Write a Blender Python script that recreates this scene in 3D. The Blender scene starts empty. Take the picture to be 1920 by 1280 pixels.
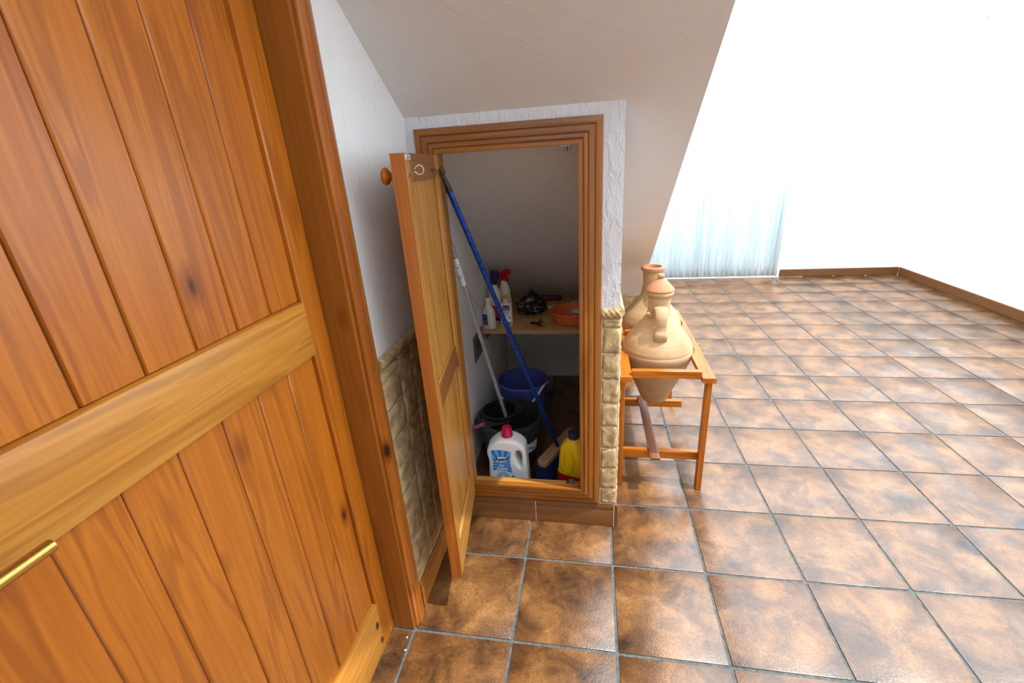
import bpy, bmesh, math, random
from mathutils import Vector, Matrix, noise as mnoise
random.seed(7)
scene = bpy.context.scene
C = scene.collection

# ------------------------------------------------------------------ camera, sky, sun, exposure
F_PX = 846.63
cam_data = bpy.data.cameras.new('camera')
cam_data.sensor_fit = 'HORIZONTAL'; cam_data.sensor_width = 36.0
cam_data.lens = F_PX * 36.0 / 1920.0
cam_data.clip_start = 0.02
cam = bpy.data.objects.new('camera', cam_data)
C.objects.link(cam)
RR = ((0.9851713277, 0.1604372412, -0.0608058107),
      (0.0036092148, -0.3737015029, -0.9275419992),
      (-0.1715355023, 0.9135683217, -0.3687390583))
cx_, cy_, cz_ = Vector(RR[0]), -Vector(RR[1]), -Vector(RR[2])
M = Matrix((cx_, cy_, cz_)).transposed().to_4x4()
M.translation = Vector((0.24523, -1.29640, 1.42772))
cam.matrix_world = M
scene.camera = cam

world = bpy.data.worlds.new('sky'); scene.world = world
world.use_nodes = True
bg = world.node_tree.nodes['Background']
bg.inputs[0].default_value = (0.84, 0.93, 1.0, 1)
bg.inputs[1].default_value = 2.6

sun_d = bpy.data.lights.new('sun', 'SUN')
sun_d.energy = 2.7; sun_d.angle = math.radians(0.8); sun_d.color = (1.0, 0.95, 0.88)
sun = bpy.data.objects.new('sun', sun_d); C.objects.link(sun)
TO_SUN = Vector((0.47, -0.08, 1.0))
sun.rotation_euler = TO_SUN.to_track_quat('Z', 'Y').to_euler()
sun.location = (3, 0, 6)

scene.view_settings.view_transform = 'Standard'
scene.view_settings.look = 'None'
scene.view_settings.gamma = 1.0
scene.view_settings.use_curve_mapping = False
scene.view_settings.exposure = 0.92
scene.cycles.max_bounces = 10
scene.cycles.diffuse_bounces = 6
scene.cycles.caustics_reflective = False
scene.cycles.caustics_refractive = False

# ------------------------------------------------------------------ materials
def lin(v):
    v /= 255.0
    return v / 12.92 if v <= 0.04045 else ((v + 0.055) / 1.055) ** 2.4
def rgb(r, g, b): return (lin(r), lin(g), lin(b), 1.0)

def base_mat(name, rough=0.5, metal=0.0, spec=0.5, color=None):
    m = bpy.data.materials.new(name); m.use_nodes = True
    nt = m.node_tree; b = nt.nodes['Principled BSDF']
    b.inputs['Roughness'].default_value = rough
    b.inputs['Metallic'].default_value = metal
    b.inputs['Specular IOR Level'].default_value = spec
    if color: b.inputs['Base Color'].default_value = color
    return m, nt, b
def N(nt, t, **k):
    n = nt.nodes.new(t)
    for a, v in k.items(): setattr(n, a, v)
    return n
def ramp(nt, stops):
    r = N(nt, 'ShaderNodeValToRGB')
    e = r.color_ramp.elements
    while len(e) < len(stops): e.new(0.5)
    for i, (p, c) in enumerate(stops):
        e[i].position = p; e[i].color = c
    return r
def coords(nt, scale=(1, 1, 1), rand=True, kind='Object'):
    tc = N(nt, 'ShaderNodeTexCoord'); mp = N(nt, 'ShaderNodeMapping')
    mp.inputs['Scale'].default_value = scale
    nt.links.new(tc.outputs[kind], mp.inputs['Vector'])
    if rand:
        oi = N(nt, 'ShaderNodeObjectInfo')
        mul = N(nt, 'ShaderNodeMath', operation='MULTIPLY'); mul.inputs[1].default_value = 37.0
        nt.links.new(oi.outputs['Random'], mul.inputs[0])
        nt.links.new(mul.outputs[0], mp.inputs['Location'])
    return mp.outputs[0]
def noise_(nt, vec, scale, detail=4, rough=0.55, dist=0.0):
    n = N(nt, 'ShaderNodeTexNoise')
    n.inputs['Scale'].default_value = scale; n.inputs['Detail'].default_value = detail
    n.inputs['Roughness'].default_value = rough; n.inputs['Distortion'].default_value = dist
    nt.links.new(vec, n.inputs['Vector'])
    return n.outputs['Fac']
def mixc(nt, fac, a, b, mode='MIX'):
    m = N(nt, 'ShaderNodeMix', data_type='RGBA', blend_type=mode)
    if isinstance(fac, float): m.inputs[0].default_value = fac
    else: nt.links.new(fac, m.inputs[0])
    for s, v in ((6, a), (7, b)):
        if isinstance(v, tuple): m.inputs[s].default_value = v
        else: nt.links.new(v, m.inputs[s])
    return m.outputs[2]
def bump(nt, b, height, strength=0.3, dist=0.01):
    n = N(nt, 'ShaderNodeBump')
    n.inputs['Strength'].default_value = strength; n.inputs['Distance'].default_value = dist
    nt.links.new(height, n.inputs['Height']); nt.links.new(n.outputs[0], b.inputs['Normal'])

def plain(name, color, rough=0.45, metal=0.0, spec=0.5, var=0.06):
    m, nt, b = base_mat(name, rough, metal, spec)
    f = noise_(nt, coords(nt, (1, 1, 1)), 25.0, 3)
    dark = tuple(c * (1 - var * 2) for c in color[:3]) + (1,)
    r = ramp(nt, [(0.3, dark), (0.7, color)])
    nt.links.new(f, r.inputs[0]); nt.links.new(r.outputs[0], b.inputs['Base Color'])
    return m

def wood(name, dark, mid, light, axis, rough=0.36, knots=True, spec=0.4, ring=1.0):
    m, nt, b = base_mat(name, rough, 0, spec)
    sc = [11.0, 11.0, 11.0]; sc[axis] = 0.75
    fine = [150.0, 150.0, 150.0]; fine[axis] = 4.0
    v = coords(nt, tuple(sc)); vf = coords(nt, tuple(fine))
    n1 = noise_(nt, v, 1.6, 3, 0.5, 0.5)
    wv = N(nt, 'ShaderNodeMath', operation='MULTIPLY'); wv.inputs[1].default_value = 26.0 * ring
    nt.links.new(n1, wv.inputs[0])
    sn = N(nt, 'ShaderNodeMath', operation='SINE'); nt.links.new(wv.outputs[0], sn.inputs[0])
    half = N(nt, 'ShaderNodeMath', operation='MULTIPLY_ADD'); half.inputs[1].default_value = 0.5; half.inputs[2].default_value = 0.5
    nt.links.new(sn.outputs[0], half.inputs[0])
    r1 = ramp(nt, [(0.0, mid), (0.55, light), (1.0, dark)])
    nt.links.new(half.outputs[0], r1.inputs[0])
    n0 = noise_(nt, v, 0.5, 2)
    r0 = ramp(nt, [(0.3, mid), (0.7, light)]); nt.links.new(n0, r0.inputs[0])
    c = mixc(nt, 0.55, r1.outputs[0], r0.outputs[0])
    nf = noise_(nt, vf, 1.0, 2)
    rf = ramp(nt, [(0.3, (0.82, 0.80, 0.78, 1)), (0.62, (1, 1, 1, 1))]); nt.links.new(nf, rf.inputs[0])
    c = mixc(nt, 1.0, c, rf.outputs[0], 'MULTIPLY')
    if knots:
        ks = [5.0, 5.0, 5.0]; ks[axis] = 2.2
        kv = coords(nt, tuple(ks))
        vo = N(nt, 'ShaderNodeTexVoronoi'); vo.inputs['Scale'].default_value = 1.0
        nt.links.new(kv, vo.inputs['Vector'])
        kr = ramp(nt, [(0.035, (0.09, 0.03, 0.012, 1)), (0.06, (0.6, 0.5, 0.4, 1)), (0.12, (1, 1, 1, 1))])
        nt.links.new(vo.outputs['Distance'], kr.inputs[0])
        c = mixc(nt, 1.0, c, kr.outputs[0], 'MULTIPLY')
    nt.links.new(c, b.inputs['Base Color'])
    bump(nt, b, nf, 0.06, 0.002)
    b.inputs['Coat Weight'].default_value = 0.1
    b.inputs['Coat Roughness'].default_value = 0.22
    return m

W_RED = [wood('varnished_pine_%s' % 'xyz'[a], rgb(100, 50, 10), rgb(142, 84, 25), rgb(160, 98, 36), a, ring=0.45) for a in range(3)]
W_GOLD = [wood('golden_pine_%s' % 'xyz'[a], rgb(142, 88, 28), rgb(172, 116, 46), rgb(188, 136, 64), a, ring=0.6) for a in range(3)]
W_DARKR = [wood('brown_rail_%s' % 'xyz'[a], rgb(100, 58, 22), rgb(126, 76, 32), rgb(140, 88, 38), a, knots=False) for a in range(3)]
W_ORANGE = [wood('orange_pine_%s' % 'xyz'[a], rgb(132, 62, 8), rgb(170, 92, 18), rgb(190, 112, 28), a) for a in range(3)]
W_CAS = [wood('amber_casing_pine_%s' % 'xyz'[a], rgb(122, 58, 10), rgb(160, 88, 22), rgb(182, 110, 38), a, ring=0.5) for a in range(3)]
W_PLANK = wood('honey_plank_pine', rgb(150, 88, 24), rgb(186, 120, 42), rgb(202, 142, 60), 1, knots=False)
W_STICK = wood('dark_stick_wood', rgb(80, 48, 32), rgb(112, 72, 50), rgb(130, 88, 64), 1, knots=False)
W_SHELF = wood('raw_shelf_board', rgb(176, 134, 84), rgb(204, 162, 106), rgb(216, 176, 120), 1, rough=0.6, knots=False)
W_BLOCK = wood('raw_broom_wood', rgb(150, 110, 80), rgb(176, 136, 104), rgb(190, 150, 116), 0, rough=0.6, knots=False)

def plaster(name, c1, c2, strength, scale, dist=1.2, sc=(1, 1, 1), lo=0.47):
    m, nt, b = base_mat(name, 0.75, 0, 0.25)
    v = coords(nt, sc, rand=False)
    n1 = noise_(nt, v, 3.0, 4); r = ramp(nt, [(0.3, c1), (0.7, c2)])
    nt.links.new(n1, r.inputs[0]); nt.links.new(r.outputs[0], b.inputs['Base Color'])
    na = noise_(nt, v, scale, 5, 0.55, dist)
    nb = noise_(nt, v, scale * 4.5, 3, 0.5, 0.4)
    ra = ramp(nt, [(lo, (0, 0, 0, 1)), (lo + 0.2, (1, 1, 1, 1))]); nt.links.new(na, ra.inputs[0])
    add = N(nt, 'ShaderNodeMath', operation='MULTIPLY_ADD'); add.inputs[1].default_value = 0.25
    nt.links.new(nb, add.inputs[0]); nt.links.new(ra.outputs[0], add.inputs[2])
    bump(nt, b, add.outputs[0], strength, 0.004)
    return m
P_WALL = plaster('rough_white_plaster', rgb(226, 225, 224), rgb(234, 233, 232), 0.45, 34, dist=0.35, sc=(1, 1, 0.7), lo=0.56)
P_STRIP = plaster('trowelled_white_plaster', rgb(206, 205, 207), rgb(216, 215, 217), 0.6, 30, dist=0.5, sc=(1.6, 1, 0.7))
P_SOFFIT = plaster('smooth_cream_plaster', rgb(224, 222, 218), rgb(229, 227, 223), 0.22, 16)
P_FAR = plaster('white_painted_wall', rgb(236, 238, 240), rgb(240, 242, 244), 0.15, 20)
P_CLOSET = plaster('grainy_grey_plaster', rgb(214, 212, 208), rgb(222, 220, 216), 0.6, 70)

def tile_mat():
    m, nt, b = base_mat('mottled_brown_tile', 0.28, 0, 1.0)
    v = coords(nt, (1, 1, 1))
    big = noise_(nt, v, 8.0, 6, 0.66, 0.4); fine = noise_(nt, v, 170.0, 4, 0.75)
    r1 = ramp(nt, [(0.30, rgb(52, 34, 22)), (0.45, rgb(96, 64, 35)), (0.60, rgb(130, 90, 50)), (0.78, rgb(162, 120, 74))])
    nt.links.new(big, r1.inputs[0])
    rf = ramp(nt, [(0.34, (0.42, 0.38, 0.35, 1)), (0.6, (1.08, 1.08, 1.08, 1))]); nt.links.new(fine, rf.inputs[0])
    c = mixc(nt, 0.75, r1.outputs[0], rf.outputs[0], 'MULTIPLY')
    # darker glaze burnt in near the tile's edges and corners
    tc = N(nt, 'ShaderNodeTexCoord'); sp = N(nt, 'ShaderNodeSeparateXYZ'); nt.links.new(tc.outputs['Object'], sp.inputs[0])
    ax = N(nt, 'ShaderNodeMath', operation='ABSOLUTE'); nt.links.new(sp.outputs[0], ax.inputs[0])
    ay = N(nt, 'ShaderNodeMath', operation='ABSOLUTE'); nt.links.new(sp.outputs[1], ay.inputs[0])
    sm = N(nt, 'ShaderNodeMath', operation='ADD'); nt.links.new(ax.outputs[0], sm.inputs[0]); nt.links.new(ay.outputs[0], sm.inputs[1])
    nz = noise_(nt, v, 11.0, 4, 0.6)
    ad = N(nt, 'ShaderNodeMath', operation='MULTIPLY_ADD'); ad.inputs[1].default_value = 0.22
    nt.links.new(nz, ad.inputs[0]); nt.links.new(sm.outputs[0], ad.inputs[2])
    re = ramp(nt, [(0.30, (1, 1, 1, 1)), (0.42, (0.50, 0.44, 0.42, 1))]); nt.links.new(ad.outputs[0], re.inputs[0])
    c = mixc(nt, 0.8, c, re.outputs[0], 'MULTIPLY')
    nt.links.new(c, b.inputs['Base Color'])
    bn = noise_(nt, v, 160.0, 3, 0.5)
    bump(nt, b, bn, 0.3, 0.0024)
    return m
M_TILE = tile_mat()
def grout_mat():
    m, nt, b = base_mat('grey_grout', 0.85, 0, 0.2)
    v = coords(nt, (1, 1, 1), rand=False)
    n = noise_(nt, v, 60, 4, 0.7); r = ramp(nt, [(0.3, rgb(64, 68, 69)), (0.7, rgb(104, 108, 107))])
    nt.links.new(n, r.inputs[0]); nt.links.new(r.outputs[0], b.inputs['Base Color']); bump(nt, b, n, 0.4, 0.002)
    return m
M_GROUT = grout_mat()
def stone_mat():
    m, nt, b = base_mat('tan_stone', 0.85, 0, 0.2)
    v = coords(nt, (1, 1, 1))
    n = noise_(nt, v, 22, 5, 0.6, 0.5); r = ramp(nt, [(0.28, rgb(140, 114, 76)), (0.5, rgb(186, 160, 116)), (0.72, rgb(212, 190, 150))])
    nt.links.new(n, r.inputs[0]); nt.links.new(r.outputs[0], b.inputs['Base Color'])
    n2 = noise_(nt, v, 90, 5, 0.65, 0.6); bump(nt, b, n2, 0.7, 0.005)
    return m
M_STONE = stone_mat()
M_MORTAR = plain('pale_mortar', rgb(206, 194, 172), 0.9, spec=0.2)
M_SKIRT = plain('brown_glazed_skirting', rgb(112, 70, 32), 0.5, var=0.04)
M_JOINT = plain('cream_joint', rgb(214, 200, 180), 0.8)
M_STEEL = plain('bright_steel', rgb(205, 205, 210), 0.25, metal=1.0)
M_CHROME = plain('striped_chrome', rgb(206, 206, 208), 0.25, metal=0.35)
M_DULLSTEEL = plain('dull_zinc', rgb(150, 150, 152), 0.4, metal=1.0)
M_BROWNWIRE = plain('brown_wire', rgb(86, 44, 26), 0.4)
M_BLACK = plain('black_plastic', rgb(24, 24, 26), 0.4)
M_DGREY = plain('dark_grey_plastic', rgb(48, 49, 52), 0.5)
M_WHITEP = plain('white_plastic', rgb(238, 238, 236), 0.35, var=0.02)
M_CREAMP = plain('cream_plastic', rgb(224, 214, 200), 0.4, var=0.03)
M_YCAP = plain('amber_cap_plastic', rgb(214, 164, 84), 0.4)
M_RED = plain('red_plastic', rgb(186, 30, 36), 0.35)
M_CRIM = plain('crimson_cap_plastic', rgb(196, 18, 72), 0.35)
M_PINK = plain('pink_grip_plastic', rgb(216, 66, 110), 0.45)
M_NAVY = plain('navy_plastic', rgb(26, 34, 92), 0.4)
M_BLUEB = plain('blue_bucket_plastic', rgb(72, 80, 150), 0.45)
M_YELL = plain('yellow_plastic', rgb(246, 212, 18), 0.38, var=0.03)
M_ORNG = plain('orange_plastic', rgb(226, 112, 62), 0.45)
M_BURG = plain('burgundy_plastic', rgb(120, 24, 62), 0.4)
M_LBLUE = plain('label_blue', rgb(38, 118, 196), 0.4, var=0.02)
M_LSKY = plain('label_sky_blue', rgb(112, 178, 226), 0.4, var=0.02)
M_LNAVY = plain('label_navy', rgb(26, 34, 120), 0.4, var=0.02)
M_LWHITE = plain('label_white', rgb(236, 238, 242), 0.45, var=0.02)
M_LGREY = plain('label_grey', rgb(130, 136, 142), 0.5, var=0.02)
M_LORANGE = plain('label_orange', rgb(236, 110, 40), 0.5, var=0.02)
M_LRED = plain('label_red', rgb(180, 30, 40), 0.5, var=0.02)
M_LBLACK = plain('label_black', rgb(30, 26, 30), 0.5, var=0.02)
M_BRIST = plain('blue_bristles', rgb(26, 44, 104), 0.6)
M_MOP = plain('grey_mop_strands', rgb(120, 118, 112), 0.9)
M_PENCIL = plain('pencil_line', rgb(92, 92, 112), 0.8)
M_BLUEINK = plain('blue_ink_line', rgb(70, 86, 170), 0.8)
M_GRILLE = plain('grey_vent_metal', rgb(120, 112, 104), 0.55, metal=0.2)
M_WFRAME = plain('white_lacquer', rgb(238, 242, 244), 0.35, var=0.02)
M_PEBBLE = plain('dark_chip', rgb(60, 56, 52), 0.8)
M_BRASS = plain('brass', rgb(190, 150, 80), 0.3, metal=1.0)
def clay():
    m, nt, b = base_mat('pale_terracotta', 0.8, 0, 0.2)
    v = coords(nt, (1, 1, 1)); vz = coords(nt, (1, 1, 26))
    n = noise_(nt, v, 6, 4); r = ramp(nt, [(0.25, rgb(162, 128, 94)), (0.5, rgb(178, 146, 112)), (0.75, rgb(190, 162, 128))])
    nt.links.new(n, r.inputs[0]); nt.links.new(r.outputs[0], b.inputs['Base Color'])
    n2 = noise_(nt, vz, 3.0, 3); bump(nt, b, n2, 0.35, 0.006)
    return m
M_CLAY = clay()
M_CLAYRIM = plain('pink_terracotta', rgb(190, 134, 100), 0.8, spec=0.2)
def blue_metal():
    m, nt, b = base_mat('blue_anodised_tube', 0.28, 0.65, 0.5)
    v = coords(nt, (90, 90, 60), rand=False)
    vo = N(nt, 'ShaderNodeTexVoronoi'); vo.inputs['Scale'].default_value = 1.0; nt.links.new(v, vo.inputs['Vector'])
    r = ramp(nt, [(0.0, rgb(34, 92, 196)), (0.8, rgb(16, 52, 140))]); nt.links.new(vo.outputs['Distance'], r.inputs[0])
    nt.links.new(r.outputs[0], b.inputs['Base Color'])
    return m
M_BLUET = blue_metal()
def bag_mat():
    m, nt, b = base_mat('black_bag_film', 0.28, 0, 0.5)
    v = coords(nt, (1, 1, 1)); n = noise_(nt, v, 13, 2, 0.4, 1.4)
    r = ramp(nt, [(0.62, rgb(14, 14, 18)), (0.635, rgb(150, 140, 128)), (0.68, rgb(150, 140, 128)), (0.69, rgb(14, 14, 18))]); nt.links.new(n, r.inputs[0])
    nt.links.new(r.outputs[0], b.inputs['Base Color']); return m
M_BAG = bag_mat()
def glass_mat():
    m, nt, b = base_mat('window_glass', 0.03, 0, 0.5, (0.95, 0.98, 1, 1))
    tr = N(nt, 'ShaderNodeBsdfTransparent'); tr.inputs[0].default_value = (0.95, 0.98, 1, 1)
    gl = N(nt, 'ShaderNodeBsdfGlossy'); gl.inputs['Roughness'].default_value = 0.03
    mx = N(nt, 'ShaderNodeMixShader'); mx.inputs[0].default_value = 0.05
    nt.links.new(tr.outputs[0], mx.inputs[1]); nt.links.new(gl.outputs[0], mx.inputs[2])
    nt.links.new(mx.outputs[0], nt.nodes['Material Output'].inputs[0])
    return m
M_GLASS = glass_mat()
def curtain_mat():
    m, nt, b = base_mat('sheer_white_curtain', 0.9, 0, 0.1)
    v = coords(nt, (30, 30, 1)); n = noise_(nt, v, 2, 3); r = ramp(nt, [(0.3, rgb(226, 236, 240)), (0.7, rgb(242, 247, 248))])
    nt.links.new(n, r.inputs[0]); nt.links.new(r.outputs[0], b.inputs['Base Color'])
    tr = N(nt, 'ShaderNodeBsdfTranslucent'); nt.links.new(r.outputs[0], tr.inputs[0])
    mx = N(nt, 'ShaderNodeMixShader'); mx.inputs[0].default_value = 0.5
    out = nt.nodes['Material Output']
    nt.links.new(b.outputs[0], mx.inputs[1]); nt.links.new(tr.outputs[0], mx.inputs[2]); nt.links.new(mx.outputs[0], out.inputs[0])
    return m
M_CURT = curtain_mat()

# ------------------------------------------------------------------ mesh helpers
def finish(me, mat, smooth):
    if mat is not None and not me.materials: me.materials.append(mat)
    if smooth:
        me.polygons.foreach_set('use_smooth', [True] * len(me.polygons))
        try: me.set_sharp_from_angle(angle=math.radians(38))
        except Exception: pass
def obj(name, me, mat=None, parent=None, smooth=True, loc=None, rot=None):
    if isinstance(me, bmesh.types.BMesh):
        bm = me; bmesh.ops.recalc_face_normals(bm, faces=bm.faces)
        me = bpy.data.meshes.new(name); bm.to_mesh(me); bm.free()
    finish(me, mat, smooth)
    o = bpy.data.objects.new(name, me); C.objects.link(o)
    if parent is not None: o.parent = parent
    if loc is not None: o.location = loc
    if rot is not None: o.rotation_euler = rot
    return o
def thing(name, label, cat, loc=(0, 0, 0), rot=(0, 0, 0), group=None):
    o = bpy.data.objects.new(name, None); C.objects.link(o)
    o.empty_display_size = 0.05
    o.location = loc; o.rotation_euler = rot
    o['label'] = label; o['category'] = cat
    if group: o['group'] = group
    return o
def tag(o, label, cat, group=None):
    o['label'] = label; o['category'] = cat
    if group: o['group'] = group
    return o
def struct(o, label=None):
    o['kind'] = 'structure'
    if label: o['label'] = label
    return o
def add_box(bm, lo, hi, bev=0.0, seg=1):
    r = bmesh.ops.create_cube(bm, size=1.0)
    vs = r['verts']
    c = [(a + b) / 2 for a, b in zip(lo, hi)]; s = [b - a for a, b in zip(lo, hi)]
    for v in vs: v.co = Vector((c[0] + v.co.x * s[0], c[1] + v.co.y * s[1], c[2] + v.co.z * s[2]))
    if bev > 0:
        es = set(e for v in vs for e in v.link_edges)
        bmesh.ops.bevel(bm, geom=list(es), offset=bev, segments=seg, affect='EDGES', profile=0.5)
    return bm
def box(lo, hi, bev=0.0, seg=1):
    return add_box(bmesh.new(), lo, hi, bev, seg)
def add_lathe(bm, prof, n=40, c=(0, 0), sx=1.0, sy=1.0, close=True):
    rings = []
    for r, z in prof:
        rings.append([bm.verts.new((c[0] + sx * r * math.cos(2 * math.pi * k / n), c[1] + sy * r * math.sin(2 * math.pi * k / n), z)) for k in range(n)])
    for a, b in zip(rings, rings[1:]):
        for k in range(n): bm.faces.new((a[k], a[(k + 1) % n], b[(k + 1) % n], b[k]))
    if close:
        if prof[0][0] > 1e-6: bm.faces.new(rings[0][::-1])
        if prof[-1][0] > 1e-6: bm.faces.new(rings[-1])
    bmesh.ops.remove_doubles(bm, verts=bm.verts, dist=1e-6)
    return bm
def lathe(prof, n=40, **k): return add_lathe(bmesh.new(), prof, n, **k)
def add_loft(bm, secs, n=32):
    """secs: (z, half_x, half_y, exponent[, cx, cy])"""
    rings = []
    for s in secs:
        z, a, b, e = s[:4]; cx = s[4] if len(s) > 4 else 0; cy = s[5] if len(s) > 5 else 0
        ring = []
        for k in range(n):
            t = 2 * math.pi * k / n; ct, st = math.cos(t), math.sin(t)
            ring.append(bm.verts.new((cx + a * math.copysign(abs(ct) ** (2 / e), ct), cy + b * math.copysign(abs(st) ** (2 / e), st), z)))
        rings.append(ring)
    for p, q in zip(rings, rings[1:]):
        for k in range(n): bm.faces.new((p[k], p[(k + 1) % n], q[(k + 1) % n], q[k]))
    bm.faces.new(rings[0][::-1]); bm.faces.new(rings[-1])
    return bm
def loft(secs, n=32): return add_loft(bmesh.new(), secs, n)
def add_tube(bm, pts, rad, n=10, sx=1.0, up=None):
    pts = [Vector(p) for p in pts]
    rads = rad if isinstance(rad, (list, tuple)) else [rad] * len(pts)
    rings = []; prev = None
    for i, p in enumerate(pts):
        d = (pts[min(i + 1, len(pts) - 1)] - pts[max(i - 1, 0)]).normalized()
        ref = Vector(up) if up else (prev if prev is not None else (Vector((0, 0, 1)) if abs(d.z) < 0.9 else Vector((1, 0, 0))))
        u = (ref - d * ref.dot(d))
        if u.length < 1e-6: u = d.orthogonal()
        u.normalize(); w = d.cross(u); prev = u
        rings.append([bm.verts.new(p + rads[i] * (math.cos(2 * math.pi * k / n) * u + sx * math.sin(2 * math.pi * k / n) * w)) for k in range(n)])
    for a, b in zip(rings, rings[1:]):
        for k in range(n): bm.faces.new((a[k], a[(k + 1) % n], b[(k + 1) % n], b[k]))
    bm.faces.new(rings[0][::-1]); bm.faces.new(rings[-1])
    return bm
def tube(pts, rad, n=10, **k): return add_tube(bmesh.new(), pts, rad, n, **k)
def add_prism(bm, poly, frame):
    """poly: 2-D points; frame(u, v, w) -> 3-D with w in {0,1}"""
    a = [bm.verts.new(frame(u, v, 0)) for u, v in poly]; b = [bm.verts.new(frame(u, v, 1)) for u, v in poly]
    n = len(poly)
    for k in range(n): bm.faces.new((a[k], a[(k + 1) % n], b[(k + 1) % n], b[k]))
    bm.faces.new(a[::-1]); bm.faces.new(b)
    return bm
def prism(poly, frame): return add_prism(bmesh.new(), poly, frame)
def smooth_pts(pts, k=6):
    pts = [Vector(p) for p in pts]; out = []
    for i in range(len(pts) - 1):
        p0 = pts[max(i - 1, 0)]; p1 = pts[i]; p2 = pts[i + 1]; p3 = pts[min(i + 2, len(pts) - 1)]
        for j in range(k):
            t = j / k
            out.append(0.5 * ((2 * p1) + (p2 - p0) * t + (2 * p0 - 5 * p1 + 4 * p2 - p3) * t * t + (3 * p1 - p0 - 3 * p2 + p3) * t ** 3))
    out.append(pts[-1]); return out
def curve_mesh(polys, extrude, bev, res=3, fillet=True):
    cu = bpy.data.curves.new('c', 'CURVE'); cu.dimensions = '2D'; cu.fill_mode = 'BOTH'
    cu.extrude = extrude; cu.bevel_depth = bev; cu.bevel_resolution = res; cu.offset = -bev
    for poly in polys:
        s = cu.splines.new('POLY'); s.points.add(len(poly) - 1); s.use_cyclic_u = True
        for p, q in zip(s.points, poly): p.co = (q[0], q[1], 0, 1)
    o = bpy.data.objects.new('c', cu); C.objects.link(o)
    dg = bpy.context.evaluated_depsgraph_get(); dg.update()
    me = bpy.data.meshes.new_from_object(o.evaluated_get(dg)); bpy.data.objects.remove(o); bpy.data.curves.remove(cu)
    me.materials.clear()
    return me
def text_mesh(s, size, bold=0.0, shear=0.0, extrude=0.0003):
    cu = bpy.data.curves.new('t', 'FONT'); cu.body = s; cu.size = size; cu.align_x = 'CENTER'; cu.align_y = 'CENTER'
    cu.extrude = extrude; cu.offset = bold; cu.shear = shear; cu.resolution_u = 4
    o = bpy.data.objects.new('t', cu); C.objects.link(o)
    dg = bpy.context.evaluated_depsgraph_get(); dg.update()
    me = bpy.data.meshes.new_from_object(o.evaluated_get(dg)); bpy.data.objects.remove(o); bpy.data.curves.remove(cu)
    me.materials.clear()
    return me
UP = (math.pi / 2, 0, 0)      # turns a text or curve lying in XY to stand in XZ, facing -Y

# ------------------------------------------------------------------ floor
T = 0.33
XL, YW = -0.3354, 0.207            # left wall face, cupboard wall face
SL, Z0 = 0.69, 1.575               # soffit slope, height where it meets the cupboard wall
XE = 0.56                          # free edge of the stair
X_FAR, Y_FAR, Y_NEAR = 3.63, 4.29, -3.63
def soffit(y): return Z0 - SL * (y - YW)

floor = struct(obj('floor', box((-0.6, Y_NEAR, -0.06), (X_FAR, Y_FAR, -0.0035)), M_GROUT, smooth=False), 'brown mottled floor tiles with grey joints')
g = 0.0095
cache = {}
def tile_mesh(w, d):
    k = (round(w, 3), round(d, 3))
    if k not in cache:
        me = bpy.data.meshes.new('tile')
        bm = box((-w / 2, -d / 2, -0.012), (w / 2, d / 2, 0.0), 0.0022, 2); bmesh.ops.recalc_face_normals(bm, faces=bm.faces); bm.to_mesh(me); bm.free()
        finish(me, M_TILE, True); cache[k] = me
    return cache[k]
for i in range(-2, 11):
    for j in range(-11, 13):
        x0, x1, y0, y1 = i * T, (i + 1) * T, j * T, (j + 1) * T
        x0 = max(x0, -0.44)
        if x1 <= -0.44 or (x1 <= -0.3 and (y0 > -0.32 or y1 < -1.3)): continue
        if y1 <= -1.7 and x1 > 2.2: continue
        if i == -2 and y1 > -0.305: y1 = min(y1, -0.31 + 0.004)
        w, d = x1 - x0 - g, y1 - y0 - g
        if w < 0.02 or d < 0.02: continue
        o = bpy.data.objects.new('tile', tile_mesh(w, d)); C.objects.link(o); o.parent = floor
        o.location = ((x0 + x1) / 2, (y0 + y1) / 2, random.uniform(-0.0003, 0.0003))
        o.rotation_euler = (random.uniform(-.0012, .0012), random.uniform(-.0012, .0012), 0)
# little chips and crumbs lying on the tiles
for nm, x, y, r, m in (('chip', 0.046, 0.118, 0.0055, M_PEBBLE), ('chip', -0.231, -0.079, 0.006, M_PEBBLE), ('crumb', -0.345, -0.36, 0.003, M_WHITEP), ('crumb', -0.335, -0.40, 0.0028, M_WHITEP)):
    bm = bmesh.new(); bmesh.ops.create_icosphere(bm, subdivisions=2, radius=r)
    for v in bm.verts: v.co *= 1 + 0.35 * mnoise.noise(v.co * 300 + Vector((x * 99, y * 99, 0))); v.co.z *= 0.5
    o = obj(nm, bm, m, loc=(x, y, r * 0.45))
    lab = {(0.046): 'dark chip on the tile in front of the cupboard skirting', (-0.231): 'grey chip on the tile under the open cupboard door',
           (-0.345): 'white crumb on the grout beside the pine door casing', (-0.335): 'white crumb on the small tile by the pine door'}[x]
    tag(o, lab, 'crumb')

# ------------------------------------------------------------------ room walls
DY0, DY1, DZ = -0.312, -1.16, 2.05       # pine door opening in the left wall
bm = bmesh.new()
add_box(bm, (XL - 0.12, DY0, 0), (XL, Y_FAR, 3.2)); add_box(bm, (XL - 0.12, Y_NEAR, 0), (XL, DY1, 2.6)); add_box(bm, (XL - 0.12, DY1, DZ), (XL, DY0, 3.2))
wall_left = struct(obj('wall_left', bm, P_WALL, smooth=False), 'rough white plastered wall left of the cupboard')
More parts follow.
